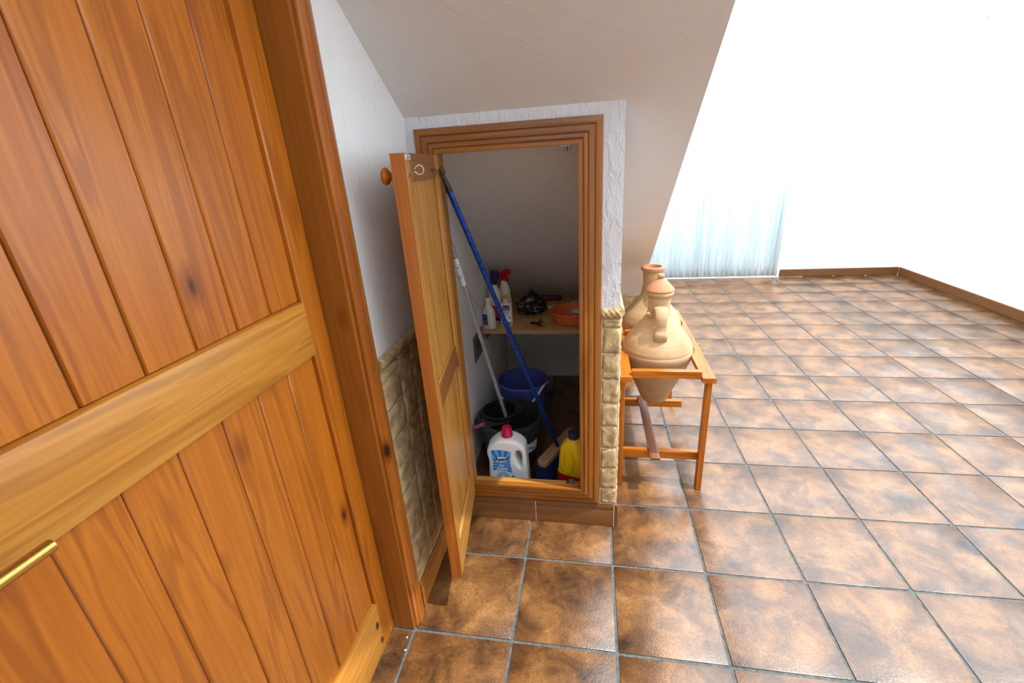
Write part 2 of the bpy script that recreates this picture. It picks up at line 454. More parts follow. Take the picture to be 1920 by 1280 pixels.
# cupboard wall with its opening
OX0, OX1, OZ0, OZ1 = -0.232, 0.206, 0.19, 1.466     # clear opening
XW = 0.344
bm = bmesh.new()
add_box(bm, (XL, YW, 0), (OX0 - 0.02, 0.236, Z0 + 0.01)); add_box(bm, (OX1 + 0.02, YW, 0), (XW, 0.236, Z0 + 0.002))
add_box(bm, (OX0 - 0.02, YW, OZ1 + 0.02), (OX1 + 0.02, 0.236, Z0 + 0.01)); add_box(bm, (OX0 - 0.02, YW, 0), (OX1 + 0.02, 0.236, OZ0 - 0.02))
wall_front = struct(obj('wall_front', bm, P_STRIP, smooth=False), 'white plastered wall around the cupboard opening')
# partition running back under the stair, and the closing walls
def under(x0, x1, y0, y1):
    bm = bmesh.new()
    add_prism(bm, [(y0, 0), (y1, 0), (y1, soffit(y1) + 0.01), (y0, soffit(y0) + 0.002)], lambda u, v, w: Vector((x0 + (x1 - x0) * w, u, v)))
    return bm
wall_right = struct(obj('wall_right', under(0.262, XW, 0.2362, 1.66), P_STRIP, smooth=False), 'white partition wall closing the cupboard on the right')
bm = box((XL, 1.60, 0), (0.262, 1.66, soffit(1.66) + 0.01)); add_box(bm, (XW, 1.66, 0), (XE, 1.72, soffit(1.72) + 0.01)); add_box(bm, (XL, 1.66, 0), (XW, 1.72, soffit(1.72) + 0.01))
wall_back = struct(obj('wall_back', bm, P_CLOSET, smooth=False), 'low wall closing the space under the stair')
# stair slab whose underside is the sloping ceiling
ys, ye = -2.2, YW + Z0 / SL
th = 0.17
bm = prism([(ys, soffit(ys)), (ye, 0.0), (ye + th / SL * 0.98, 0.0), (ys, soffit(ys) + th)], lambda u, v, w: Vector((XL + (XE - XL) * w, u, v)))
ceiling = struct(obj('ceiling', bm, P_SOFFIT, smooth=False), 'cream plastered sloping underside of the stair')
for k in range(17):
    y1 = ye + th / SL - 0.01 - k * 0.26; z = (k + 1) * 0.1794
    obj('stair_step', prism([(y1, z - 0.1794), (y1, z), (y1 - 0.26, z)], lambda u, v, w: Vector((XL + .002 + (XE - XL - .004) * w, u, v))), P_FAR, ceiling, smooth=False)
# bright patio room to the right and behind
bm = box((XE + 0.002, Y_FAR, 0), (0.72, Y_FAR + 0.12, 3.0)); add_box(bm, (2.36, Y_FAR, 0), (X_FAR, Y_FAR + 0.12, 3.0)); add_box(bm, (0.72, Y_FAR, 2.15), (2.36, Y_FAR + 0.12, 3.0)); add_box(bm, (XL, Y_FAR, 0), (XE, Y_FAR + 0.12, 3.0))
struct(obj('wall_far', bm, P_FAR, smooth=False), 'white far wall of the bright room behind the jugs')
OPEN = [(-1.15, 0.5), (0.7, 2.3), (2.5, 4.05)]  # window openings added to let low sky light in from the right
bm = box((X_FAR, Y_NEAR, 0), (X_FAR + 0.12, Y_FAR + 0.12, 0.8)); add_box(bm, (X_FAR, Y_NEAR, 2.35), (X_FAR + 0.12, Y_FAR + 0.12, 2.6))
for a, b in ((Y_NEAR, OPEN[0][0]), (OPEN[0][1], OPEN[1][0]), (OPEN[1][1], OPEN[2][0]), (OPEN[2][1], Y_FAR + 0.12)):
    add_box(bm, (X_FAR, a, 0.8), (X_FAR + 0.12, b, 2.35))
struct(obj('wall_patio', bm, P_FAR, smooth=False), 'white wall with added wide windows on the right of the bright room')
struct(obj('ground', box((X_FAR + 0.12, -25, -0.5), (40, 30, -0.3)), P_FAR, smooth=False), 'pale ground outside the windows')
for k, (a, b) in enumerate(OPEN):
    w = struct(thing('window_%d' % (k + 2), 'added white framed side window, %s along the right wall' % ('nearest', 'middle one', 'farthest')[k], 'x', (X_FAR + 0.06, 0, 0))); del w['category']
    m_ = (a + b) / 2
    for lo, hi in (((-.03, a, .8), (.03, a + .05, 2.35)), ((-.03, b - .05, .8), (.03, b, 2.35)), ((-.03, a + .05, .8), (.03, b - .05, .85)), ((-.03, a + .05, 2.3), (.03, b - .05, 2.35)), ((-.03, m_ - .025, .85), (.03, m_ + .025, 2.3))):
        obj('window_frame', box(lo, hi, 0.004), M_WFRAME, w)
    for c_, d_ in ((a + .05, m_ - .025), (m_ + .025, b - .05)):
        obj('pane', box((-.003, c_, .85), (.003, d_, 2.3)), M_GLASS, w, smooth=False)
struct(obj('wall_near', box((XL - 0.12, Y_NEAR - 0.12, 0), (X_FAR + 0.12, Y_NEAR, 2.6)), P_FAR, smooth=False), 'white wall behind the viewer')
struct(obj('baseboard_far', box((2.40, Y_FAR - 0.012, 0.0005), (X_FAR - 0.013, Y_FAR - 0.0005, 0.085), 0.003), M_SKIRT), 'brown skirting on the far white wall')
struct(obj('baseboard_right', box((X_FAR - 0.012, -3.4, 0.0005), (X_FAR - 0.0005, Y_FAR - 0.013, 0.085), 0.003), M_SKIRT), 'brown skirting on the right white wall')
struct(obj('added_roof_near', box((XL - 0.12, Y_NEAR - 0.12, 2.6), (X_FAR + 0.12, -2.2, 2.75)), P_FAR, smooth=False), 'unseen flat white roof added behind the viewer to cut light')  # unseen roof, added to hold back sky light from behind the viewer
# glazed balcony door in the far wall
win = struct(thing('window_1', 'white framed balcony window with sheer curtains in the far wall', 'window', (1.54, Y_FAR + 0.05, 0)))
del win['category']
for lo, hi in (((-0.82, -0.03, 0), (-0.76, 0.03, 2.15)), ((0.76, -0.03, 0), (0.82, 0.03, 2.15)), ((-0.76, -0.03, 2.09), (0.76, 0.03, 2.15)), ((-0.76, -0.03, 0), (0.76, 0.03, 0.08)), ((-0.03, -0.03, 0.08), (0.03, 0.03, 2.09)), ((-0.76, -0.022, 0.78), (-0.03, 0.022, 0.84)), ((0.03, -0.022, 0.78), (0.76, 0.022, 0.84))):
    obj('window_frame', box(lo, hi, 0.004), M_WFRAME, win)
for x0, x1 in ((-0.757, -0.033), (0.033, 0.757)):
    for z0, z1 in ((0.083, 0.777), (0.843, 2.087)):
        obj('pane', box((x0, -0.003, z0), (x1, 0.003, z1)), M_GLASS, win, smooth=False)
for kx, nm in ((1.13, 'left'), (1.95, 'right')):
    bm = bmesh.new(); n = 90; rows = []
    for z in (0.03, 2.195):
        rows.append([bm.verts.new((-0.40 + 0.8 * k / n, 0.022 * math.sin(k * 0.9 + math.sin(k * .23)) , z)) for k in range(n + 1)])
    for k in range(n): bm.faces.new((rows[0][k], rows[0][k + 1], rows[1][k + 1], rows[1][k]))
    o = obj('curtain', bm, M_CURT, loc=(kx, Y_FAR - 0.06, 0))
    md = o.modifiers.new('thickness', 'SOLIDIFY'); md.thickness = 0.002
    tag(o, 'sheer white curtain, %s one of the pair over the far window' % nm, 'curtain', 'sheer curtains')
o = obj('curtain_rail', tube([(0.6, Y_FAR - 0.06, 2.21), (2.48, Y_FAR - 0.06, 2.21)], 0.012), M_WFRAME)
for x in (0.64, 2.44): obj('rail_bracket', box((x - .01, Y_FAR - 0.06, 2.195), (x + .01, Y_FAR - 0.001, 2.225), .003), M_WFRAME, o)
tag(o, 'white curtain rail above the far window', 'curtain rail')

# ------------------------------------------------------------------ stone dado
def brick_variant(w, h, seed, depth=0.0055):
    """rough-faced block: X across, Z up, front face towards -Y, back at y=0"""
    bm = bmesh.new(); nx, nz = 9, 9; rnd = random.Random(seed)
    off = Vector((seed * 3.1, seed * 1.7, seed * 0.9)); grid = []
    for a in range(nz + 1):
        row = []
        for b_ in range(nx + 1):
            u, v = b_ / nx, a / nz
            e = min(min(u, 1 - u) * w, min(v, 1 - v) * h)
            rise = depth * min(1.0, 0.35 + e / 0.006)
            jx = 0.005 * mnoise.noise(Vector((u * 3, v * 3, 1)) + off); jz = 0.005 * mnoise.noise(Vector((u * 3, v * 3, 7)) + off)
            y = -rise - 0.0042 * mnoise.noise(Vector((u * 3.2, v * 3.2, 3)) + off) * (1 if e > 0 else 0.3)
            row.append(bm.verts.new(((u - .5) * w + jx, y, (v - .5) * h + jz)))
        grid.append(row)
    for a in range(nz):
        for b_ in range(nx): bm.faces.new((grid[a][b_], grid[a][b_ + 1], grid[a + 1][b_ + 1], grid[a + 1][b_]))
    rim = grid[0] + [r[-1] for r in grid[1:]] + grid[-1][-2::-1] + [r[0] for r in grid[-2:0:-1]]
    back = [bm.verts.new((v.co.x, 0, v.co.z)) for v in rim]; n = len(rim)
    for k in range(n): bm.faces.new((rim[k], back[k], back[(k + 1) % n], rim[(k + 1) % n]))
    me = bpy.data.meshes.new('brick'); bmesh.ops.recalc_face_normals(bm, faces=bm.faces); bm.to_mesh(me); bm.free(); finish(me, M_STONE, True)
    me.set_sharp_from_angle(angle=math.radians(75))
    return me
BR = [brick_variant(0.09, 0.09, s) for s in range(6)]
ROWS = [0.112, 0.188, 0.285, 0.380, 0.477, 0.575, 0.674, 0.776, 0.876]
def place(parent, me, p, rz, sx=1.0, sz=1.0, name='brick'):
    o = bpy.data.objects.new(name, me); C.objects.link(o); o.parent = parent
    o.location = p; o.rotation_euler = (0, 0, rz); o.scale = (sx, 1, sz); return o
def rope_mesh(w):
    """moulded top course: a flat fillet under a twisted rope roll"""
    bm = bmesh.new(); nx, nt = 44, 12; rows = []
    for i in range(nx + 1):
        x = -w / 2 + w * i / nx; row = []
        for k in range(nt + 1):
            t = -math.pi / 2 + math.pi * k / nt
            r = 0.0185 + 0.0017 * math.sin(2 * math.pi * x / 0.019 + t * 4.2)
            row.append(bm.verts.new((x, -0.72 * r * math.cos(t), 0.021 + r * math.sin(t))))
        rows.append(row)
    for a, b_ in zip(rows, rows[1:]):
        for k in range(nt): bm.faces.new((a[k], b_[k], b_[k + 1], a[k + 1]))
        bm.faces.new((a[0], a[-1], b_[-1], b_[0]))
    bm.faces.new(rows[0]); bm.faces.new(rows[-1][::-1])
    me = bpy.data.meshes.new('rope_moulding'); bmesh.ops.recalc_face_normals(bm, faces=bm.faces); bm.to_mesh(me); bm.free(); finish(me, M_STONE, True); return me
ROPE = {}
def rope(w):
    w = round(w, 3)
    if w not in ROPE: ROPE[w] = rope_mesh(w)
    return ROPE[w]
def dado(parent, cells, org, rz, top=9, rowset=ROWS, trim=True):
    """cells: (start, end) along the wall, in metres from org, running along local +X turned by rz"""
    d = Vector((math.cos(rz), math.sin(rz), 0))
    for a, b_ in cells:
        mid = (a + b_) / 2; w = b_ - a - 0.004
        for r in range(len(rowset) - 1):
            z0, z1 = rowset[r], rowset[r + 1]
            p = Vector(org) + d * (mid + random.uniform(-.002, .002)); p.z = (z0 + z1) / 2
            place(parent, random.choice(BR), p, rz, w / 0.09, (z1 - z0 - 0.004) / 0.09)
        if trim:
            p = Vector(org) + d * mid; p.z = 0.891
            place(parent, random.choice(BR), p, rz, (b_ - a - 0.003) / 0.09, 0.030 / 0.09)
            p = Vector(org) + d * mid; p.z = 0.906
            place(parent, rope(b_ - a - 0.002), p, rz, name='rope_moulding')
# left wall: faces +X, local +X runs along +Y
obj('mortar', box((XL - 0.001, -0.252, 0.08), (XL + 0.0045, YW, 0.925), 0.001), M_MORTAR, wall_left)
ycells = [(-0.245, -0.124), (-0.124, -0.025), (-0.025, 0.078), (0.078, 0.19)]
dado(wall_left, [(a + 0.245, b + 0.245) for a, b in ycells], (XL + 0.003, -0.245, 0), math.pi / 2)
# cupboard wall strip: faces -Y
obj('mortar', box((OX1 + 0.076, YW - 0.0045, 0.08), (XW + 0.0045, YW + 0.001, 0.925), 0.001), M_MORTAR, wall_front)
dado(wall_front, [(0.0, 0.0635)], (0.2845, YW - 0.003, 0), 0.0)
# partition side: faces +X
obj('mortar', box((XW - 0.001, YW - 0.002, 0.08), (XW + 0.0045, 1.16, 0.925), 0.001), M_MORTAR, wall_right)
dado(wall_right, [(0.004 + k * 0.105, 0.004 + (k + 1) * 0.105) for k in range(9)], (XW + 0.003, YW, 0), math.pi / 2)
# low wall at the foot of the soffit: faces -Y
obj('mortar', box((XW + 0.005, 1.6555, 0.02), (XE, 1.661, 0.575), 0.001), M_MORTAR, wall_back)
dado(wall_back, [(0.0, 0.085), (0.085, 0.213)], (XW + 0.005, 1.657, 0), 0.0, rowset=[0.08, 0.18, 0.28, 0.38, 0.475, 0.568], trim=False)

# ------------------------------------------------------------------ skirting
def skirt_profile(h=0.110, d=0.012):
    return [(0, 0), (d, 0), (d, h * 0.72), (d - 0.0015, h * 0.74), (d - 0.0005, h * 0.78), (d - 0.001, h * 0.9), (d - 0.004, h * 0.98), (0, h)]
bb = struct(thing('baseboard_front', 'brown glazed skirting below the cupboard', 'x')); del bb['category']
xs = [(-0.320, 0.0185), (0.0215, XW - 0.004)]
for x0, x1 in xs:
    obj('skirting_tile', prism(skirt_profile(), lambda u, v, w, x0=x0, x1=x1: Vector((x0 + (x1 - x0) * w, YW - u, v + 0.0006))), M_SKIRT, bb)
obj('skirting_tile', prism(skirt_profile(), lambda u, v, w: Vector((XW + u, YW - 0.0115 + 0.7 * w, v + 0.0006))), M_SKIRT, bb)
for x in (0.02, XW - 0.0025):
    obj('joint', box((x - 0.0016, YW - 0.0112, 0.0008), (x + 0.0016, YW - 0.0005, 0.104)), M_JOINT, bb, smooth=False)
bl = struct(thing('baseboard_left', 'brown skirting along the left wall behind the open cupboard door', 'x')); del bl['category']
for y0, y1 in ((-0.246, -0.03), (-0.027, YW - 0.013)):
    obj('skirting_board', prism(skirt_profile(), lambda u, v, w, y0=y0, y1=y1: Vector((XL + 0.0005 + u, y0 + (y1 - y0) * w, v + 0.0006))), W_RED[1], bl)

# ------------------------------------------------------------------ cupboard frame (architrave and lining)
PROF = [(0.0745, 0.0), (0.0745, 0.011), (0.072, 0.015), (0.062, 0.0175), (0.054, 0.017), (0.0525, 0.013), (0.0505, 0.013), (0.049, 0.0185), (0.040, 0.0205), (0.033, 0.0200),
        (0.0315, 0.0165), (0.030, 0.0165), (0.028, 0.0215), (0.022, 0.0235), (0.017, 0.0228), (0.0155, 0.0185), (0.014, 0.0185), (0.0125, 0.0235), (0.005, 0.024), (0.0, 0.0225), (0.0, 0.0)]
def casing_side(rect, prof, k, y):
    x0, x1, z0, z1 = rect
    def corner(c, u):
        return [(x0 - u, z0 - u), (x1 + u, z0 - u), (x1 + u, z1 + u), (x0 - u, z1 + u)][c % 4]
    bm = bmesh.new(); a = []; b_ = []
    for u, h in prof:
        p = corner(k, u); q = corner(k + 1, u)
        a.append(bm.verts.new((p[0], y - h, p[1]))); b_.append(bm.verts.new((q[0], y - h, q[1])))
    n = len(prof)
    for i in range(n): bm.faces.new((a[i], a[(i + 1) % n], b_[(i + 1) % n], b_[i]))
    bm.faces.new(a[::-1]); bm.faces.new(b_)
    return bm
tr = struct(thing('trim_1', 'moulded varnished pine frame around the cupboard opening', 'x')); del tr['category']
for k, ax in ((0, 0), (1, 2), (2, 0), (3, 2)):
    obj('casing', casing_side((OX0, OX1, OZ0, OZ1), PROF, k, YW), W_RED[ax], tr)
obj('lining_board', box((OX0 - 0.018, YW - 0.0005, OZ0 - 0.018), (OX1 + 0.018, 0.2355, OZ0), 0.002), W_GOLD[0], tr)
obj('lining_board', box((OX0 - 0.018, YW - 0.0005, OZ1), (OX1 + 0.018, 0.2355, OZ1 + 0.018), 0.002), W_RED[0], tr)
obj('lining_board', box((OX0 - 0.018, YW - 0.0005, OZ0), (OX0, 0.2355, OZ1), 0.002), W_RED[2], tr)
obj('lining_board', box((OX1, YW - 0.0005, OZ0), (OX1 + 0.018, 0.2355, OZ1), 0.002), W_RED[2], tr)
def catch(x, z, s):
    bm = box((x - 0.02, YW + 0.004, z), (x + 0.012, YW + 0.022, z + s * 0.004)) if s > 0 else box((x - 0.02, YW + 0.004, z - 0.004), (x + 0.012, YW + 0.022, z))
    for dx in (-0.005, 0.005):
        add_lathe(bm, [(0.0048, min(z + s * 0.003, z + s * 0.018)), (0.0048, max(z + s * 0.003, z + s * 0.018))], 16, c=(x + dx, YW + 0.013))
    obj('magnetic_catch', bm, M_DULLSTEEL, tr)
catch(0.173, OZ1, -1); catch(0.170, OZ0, 1)

# ------------------------------------------------------------------ open cupboard door leaf
LA = math.atan2(-0.991, 0.131)
leaf = thing('cupboard_door', 'open golden pine cupboard door with two panels, hinged on the left of the frame', 'door', (-0.226, 0.163, 0.176), (0, 0, LA))
LW, LH, LT = 0.412, 1.286, 0.034
obj('stile', box((LW - 0.043, -LT, -0.018), (LW - 0.0012, 0, LH), 0.001), W_GOLD[2], leaf)
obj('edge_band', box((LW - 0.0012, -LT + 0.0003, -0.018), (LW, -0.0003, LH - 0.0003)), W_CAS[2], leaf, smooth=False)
obj('stile', box((0, -LT, -0.018), (0.052, 0, LH), 0.002), W_GOLD[2], leaf)
for z0, z1, m in ((LH - 0.064, LH, W_DARKR[0]), (0.598, 0.668, W_DARKR[0]), (-0.0177, 0.105, W_GOLD[0])):
    obj('rail', box((0.052, -LT + 0.0003, z0), (LW - 0.043, -0.0006, z1 - 0.0002), 0.0012), m, leaf)
for z0, z1 in ((0.105, 0.598), (0.668, LH - 0.064)):
    pn = obj('panel', box((0.050, -LT + 0.008, z0 - 0.002), (LW - 0.041, -0.008, z1 + 0.002)), W_GOLD[2], leaf, smooth=False)
    for a, b_, c_, d_ in ((0.052, 0.060, z0, z1), (LW - 0.051, LW - 0.043, z0, z1)):
        obj('bead', box((a, -0.008, c_), (b_, -0.0035, d_), 0.0015), W_ORANGE[2], pn)
    for c_, d_ in ((z0, z0 + 0.008),):
        obj('bead', box((0.060, -0.008, c_), (LW - 0.051, -0.0035, d_), 0.0015), W_GOLD[0], pn)
bm = lathe([(0.0, 0.0), (0.011, 0.0), (0.0085, 0.004), (0.0075, 0.010), (0.012, 0.014), (0.0185, 0.019), (0.0205, 0.024), (0.0185, 0.030), (0.011, 0.034), (0.0, 0.0352)], 28)
obj('knob', bm, W_ORANGE[0], leaf, loc=(LW - 0.030, -LT, 1.238), rot=(math.pi / 2, 0, 0))
ct = obj('catch_plate', box((LW - 0.047, 0.0, LH - 0.016), (LW - 0.002, 0.0035, LH - 0.003), 0.001), M_CHROME, leaf)
for dx in (0.036, 0.020): obj('screw', lathe([(0.0035, 0), (0.003, 0.0012), (0, 0.0014)], 12), M_DULLSTEEL, ct, loc=(LW - 0.047 + dx, 0.0034, LH - 0.010), rot=(-math.pi / 2, 0, 0))
kh = obj('key_escutcheon', lathe([(0.003, -0.002), (0.0065, 0), (0.006, 0.0015), (0.003, 0.002)], 18), M_DULLSTEEL, leaf, loc=(LW - 0.022, 0.0, 1.238), rot=(-math.pi / 2, 0, 0))
obj('keyhole', box((-0.0013, -0.004, 0.0019), (0.0013, 0.003, 0.0024)), M_BLACK, kh, smooth=False)
cx0 = 0.340
pts = [(cx0, -0.002, 1.243), (cx0, 0.003, 1.2435)] + [(cx0 + 0.002 * k / 20, 0.0145 + 0.0105 * math.cos(math.radians(200 + 16.5 * k)), 1.2475 + 0.0105 * math.sin(math.radians(200 + 16.5 * k))) for k in range(21)]
obj('screw_eye', tube(pts, 0.0015, 8), M_CHROME, leaf)
# brown wire hook that holds the broom at the hinge side
pts = smooth_pts([(0.133, -0.001, 1.2452), (0.103, 0.006, 1.2458), (0.0735, 0.006, 1.2428), (0.0434, 0.006, 1.2331), (0.0237, 0.0065, 1.2231), (0.0147, 0.013, 1.2223), (0.0157, 0.0205, 1.2344), (0.0153, 0.0175, 1.2469), (0.0141, 0.009, 1.2514)], 6)
obj('wire_hook', tube(pts, 0.0017, 8), M_BROWNWIRE, leaf)
for z in (0.14, LH - 0.16):
    obj('hinge', tube([(-0.004, -LT - 0.003, z), (-0.004, -LT - 0.003, z + 0.05)], 0.004, 12), M_BRASS, leaf)

def ellipse_yz(cy, cz, a, b, n=20):
    return [(cy + a * math.cos(2 * math.pi * k / n), cz + b * math.sin(2 * math.pi * k / n)) for k in range(n)]
# ------------------------------------------------------------------ pine door and casing in the left wall
t2 = struct(thing('trim_2', 'varnished pine casing around the door in the left wall', 'x')); del t2['category']
XJ = XL - 0.065
def left_casing(y_in, sgn, z0, z1):
    prof = [(0.062, 0.0), (0.062, 0.008), (0.060, 0.010), (0.034, 0.021), (0.020, 0.0225), (0.0185, 0.018), (0.0165, 0.018), (0.015, 0.022), (0.007, 0.0215), (0.005, 0.0165), (0.003, 0.0165), (0.0, 0.013), (-0.006, 0.012), (-0.006, 0.0)]
    return prism(prof, lambda u, v, w: Vector((XL + v, y_in + sgn * u, z0 + (z1 - z0) * w)))
obj('casing', left_casing(DY0, 1, 0.001, DZ), W_CAS[2], t2)
obj('casing', left_casing(DY1, -1, 0.001, DZ), W_CAS[2], t2)
obj('casing', box((XL, DY1 - 0.062, DZ - 0.006), (XL + 0.021, DY0 + 0.062, DZ + 0.062), 0.004), W_CAS[1], t2)
obj('jamb', box((XJ - 0.05, DY0 - 0.018, 0.001), (XL + 0.004, DY0 - 0.0005, DZ)), W_RED[2], t2, smooth=False)
obj('jamb', box((XJ - 0.05, DY1 + 0.0005, 0.001), (XL + 0.004, DY1 + 0.018, DZ)), W_RED[2], t2, smooth=False)
obj('jamb', box((XJ - 0.05, DY1 + 0.018, DZ - 0.018), (XL + 0.004, DY0 - 0.018, DZ - 0.0005)), W_RED[1], t2, smooth=False)
pd = thing('pine_door', 'closed pine plank door with a knotty bottom rail in the left wall', 'door', (XJ, DY0 - 0.019, 0.012))
DW = abs(DY1 - DY0) - 0.038; DH = 2.015
obj('stile', box((-0.035, -0.070, 0), (0, 0, DH), 0.003), W_ORANGE[2], pd)
obj('stile', box((-0.035, -DW, 0), (0, -DW + 0.070, DH), 0.003), W_ORANGE[2], pd)
for z0, z1 in ((0.004, 0.19), (1.02, 1.15), (DH - 0.12, DH)):
    obj('rail', box((-0.035, -DW + 0.0702, z0), (0.004, -0.0702, z1), 0.004, 2), W_PLANK, pd)
nb = 7; bw = (DW - 0.14) / nb
for z0, z1 in ((0.19, 1.02), (1.15, DH - 0.12)):
    for k in range(nb):
        obj('board', box((-0.030, -0.070 - (k + 1) * bw + 0.0008, z0), (-0.010, -0.070 - k * bw - 0.0008, z1), 0.003), W_ORANGE[2], pd)
M_KNOT = plain('dark_knot', rgb(70, 30, 14), 0.5)
for y, z, a_ in ((-0.4225, 0.133, 0.013), (-0.4150, 0.060, 0.012)):
    obj('knot', prism(ellipse_yz(y - (DY0 - 0.019), z - 0.012, 0.008, a_), lambda u, v, w: Vector((0.0036 + 0.0009 * w, u, v))), M_KNOT, pd, smooth=False)
hp = obj('handle_plate', box((0, -DW + 0.022, 0.93), (0.003, -DW + 0.052, 1.13), 0.0012), M_BRASS, pd)
obj('lever', tube(smooth_pts([(0.003, -DW + 0.037, 1.05), (0.04, -DW + 0.037, 1.05), (0.05, -DW + 0.05, 1.05), (0.05, -DW + 0.14, 1.048)], 6), 0.008, 12), M_BRASS, hp)

# ------------------------------------------------------------------ cupboard interior
sh = tag(obj('shelf', box((XL + 0.001, 0.935, 0.571), (0.2615, 1.598, 0.592), 0.0015), W_SHELF), 'raw chipboard shelf across the inside of the cupboard', 'shelf')
obj('front_edge', box((XL + 0.001, 0.9335, 0.5712), (0.2613, 0.9352, 0.5918)), W_BLOCK, sh, smooth=False)
br = thing('shelf_bracket', 'small dark support block under the left end of the shelf', 'bracket', (XL + 0.001, 0.96, 0.53))
obj('block', box((0, 0, 0), (0.02, 0.5, 0.04), 0.003), W_STICK, br)
# vent grille in the left wall
vg = thing('vent_grille', 'grey metal vent grille low on the plaster inside the cupboard', 'vent', (XL + 0.0005, 0.835, 0.553))
obj('frame', box((0, -0.1, -0.068), (0.004, 0.1, 0.068), 0.001), M_GRILLE, vg)
for k in range(9):
    obj('slat', box((0.004, -0.088, -0.058 + k * 0.0136), (0.007, 0.088, -0.050 + k * 0.0136), 0.001), M_DULLSTEEL, vg)
# pencil and ink scribbles on the plaster
for pts, m in (([(0.47, 1.055), (0.60, 0.97), (0.78, 0.83), (0.97, 0.70)], M_PENCIL), ([(0.47, 1.07), (0.56, 1.03), (0.66, 0.965)], M_PENCIL), ([(0.33, 0.79), (0.40, 0.765), (0.46, 0.74)], M_BLUEINK)):
    obj('scribble_line', tube([(XL + 0.0002, y, z) for y, z in pts], 0.0011, 5), m, wall_left)

# -- big white detergent bottle
dt = thing('detergent_bottle', 'large white detergent bottle with crimson cap and blue label just inside the sill', 'bottle', (-0.13, 0.382, 0), (0, 0, math.radians(2)))
outl = [(-0.0219, 0.3136), (-0.0471, 0.2969), (-0.0687, 0.273), (-0.0794, 0.2495), (-0.0808, 0.232), (-0.0787, 0.2117), (-0.0749, 0.1914), (-0.0762, 0.1556), (-0.0798, 0.0889), (-0.081, 0.03), (-0.078, 0.008), (-0.068, 0.0), (0.086, 0.0), (0.097, 0.008), (0.1, 0.03),
        (0.0998, 0.0918), (0.0985, 0.1456), (0.0962, 0.1895), (0.0949, 0.2242), (0.0940, 0.25), (0.0890, 0.2696), (0.0764, 0.2887), (0.058, 0.3046), (0.031, 0.316)]
outl = [(x, z if z < 0.2 else 0.2 + (z - 0.2) * 0.86) for x, z in outl]
def closed_smooth(poly, k=4):
    n = len(poly); P = [Vector((p[0], p[1], 0)) for p in poly]; out = []
    for i in range(n):
        p0, p1, p2, p3 = P[i - 1], P[i], P[(i + 1) % n], P[(i + 2) % n]
        for j in range(k):
            t = j / k; q = 0.5 * ((2 * p1) + (p2 - p0) * t + (2 * p0 - 5 * p1 + 4 * p2 - p3) * t * t + (3 * p1 - p0 - 3 * p2 + p3) * t ** 3)
            out.append((q.x, q.y))
    return out
hole = [(0.0604, 0.2396), (0.0699, 0.2343), (0.0747, 0.2115), (0.0722, 0.1881), (0.0662, 0.1672), (0.0594, 0.1786), (0.053, 0.1957), (0.0505, 0.216), (0.0539, 0.2335)]
hc = (sum(p[0] for p in hole) / 9, sum(p[1] for p in hole) / 9)
hole = [(hc[0] + (p[0] - hc[0]) * 1.25, hc[1] + (p[1] - hc[1]) * 1.12) for p in hole]
me = curve_mesh([closed_smooth(outl), closed_smooth(hole)], 0.030, 0.016, 4)
body = obj('body', me, M_WHITEP, dt, rot=UP)
obj('neck', lathe([(0.026, 0.282), (0.026, 0.298), (0.022, 0.302), (0.022, 0.315)], 32, c=(0.010, 0)), M_WHITEP, dt)
bm = lathe([(r * 0.95, z - 0.0195) for r, z in [(0.027, 0.318), (0.0275, 0.321), (0.0275, 0.331), (0.0255, 0.334), (0.0232, 0.357), (0.0205, 0.363), (0.017, 0.3645), (0.012, 0.362), (0.0, 0.3625)]], 40, c=(0.010, 0))
obj('cap', bm, M_CRIM, dt)
FY = -0.0462
lab = [(-0.0597, 0.2615), (-0.0363, 0.2641), (-0.0072, 0.2628), (0.0297, 0.2549), (0.0241, 0.2247), (0.0233, 0.1929), (0.03, 0.1436), (-0.005, 0.1546), (-0.0582, 0.1557), (-0.0533, 0.2029), (-0.0594, 0.2343)]
lz = -0.011     # nearer face: same outline, a little lower
lab = [(x, z + lz) for x, z in lab]
def flat(poly, y, t=0.0003):
    return prism(poly, lambda u, v, w: Vector((u, y - t * w, v)))
lb = obj('front_label', flat(lab, FY), M_LBLUE, dt, smooth=False)
def clip_poly(poly, tri):
    def inside(p, a, b): return (b[0] - a[0]) * (p[1] - a[1]) - (b[1] - a[1]) * (p[0] - a[0]) >= 0
    out = list(poly)
    for i in range(3):
        a, b = tri[i], tri[(i + 1) % 3]; src, out = out, []
        for k in range(len(src)):
            p, q = src[k - 1], src[k]
            ip, iq = inside(p, a, b), inside(q, a, b)
            if ip != iq:
                d1 = (b[0] - a[0]) * (p[1] - a[1]) - (b[1] - a[1]) * (p[0] - a[0]); d2 = (b[0] - a[0]) * (q[1] - a[1]) - (b[1] - a[1]) * (q[0] - a[0])
                s = d1 / (d1 - d2); out.append((p[0] + s * (q[0] - p[0]), p[1] + s * (q[1] - p[1])))
            if iq: out.append(q)
        if not out: return out
    return out
rc = (-0.0148, 0.186 + lz)
labccw = lab[::-1]
for k in range(15):
    a0 = 2 * math.pi * k / 15 + 0.1; a1 = a0 + 2 * math.pi / 30
    tri = [rc, (rc[0] + 0.3 * math.cos(a0), rc[1] + 0.3 * math.sin(a0)), (rc[0] + 0.3 * math.cos(a1), rc[1] + 0.3 * math.sin(a1))]
    q = clip_poly(labccw, tri)
    if len(q) > 2: obj('ray', flat(q, FY - 0.0004), M_LSKY, lb, smooth=False)
def ellipse(cx, cz, a, b, rot=0.0, n=32):
    return [(cx + a * math.cos(t) * math.cos(rot) - b * math.sin(t) * math.sin(rot), cz + a * math.cos(t) * math.sin(rot) + b * math.sin(t) * math.cos(rot)) for t in [2 * math.pi * k / n for k in range(n)]]
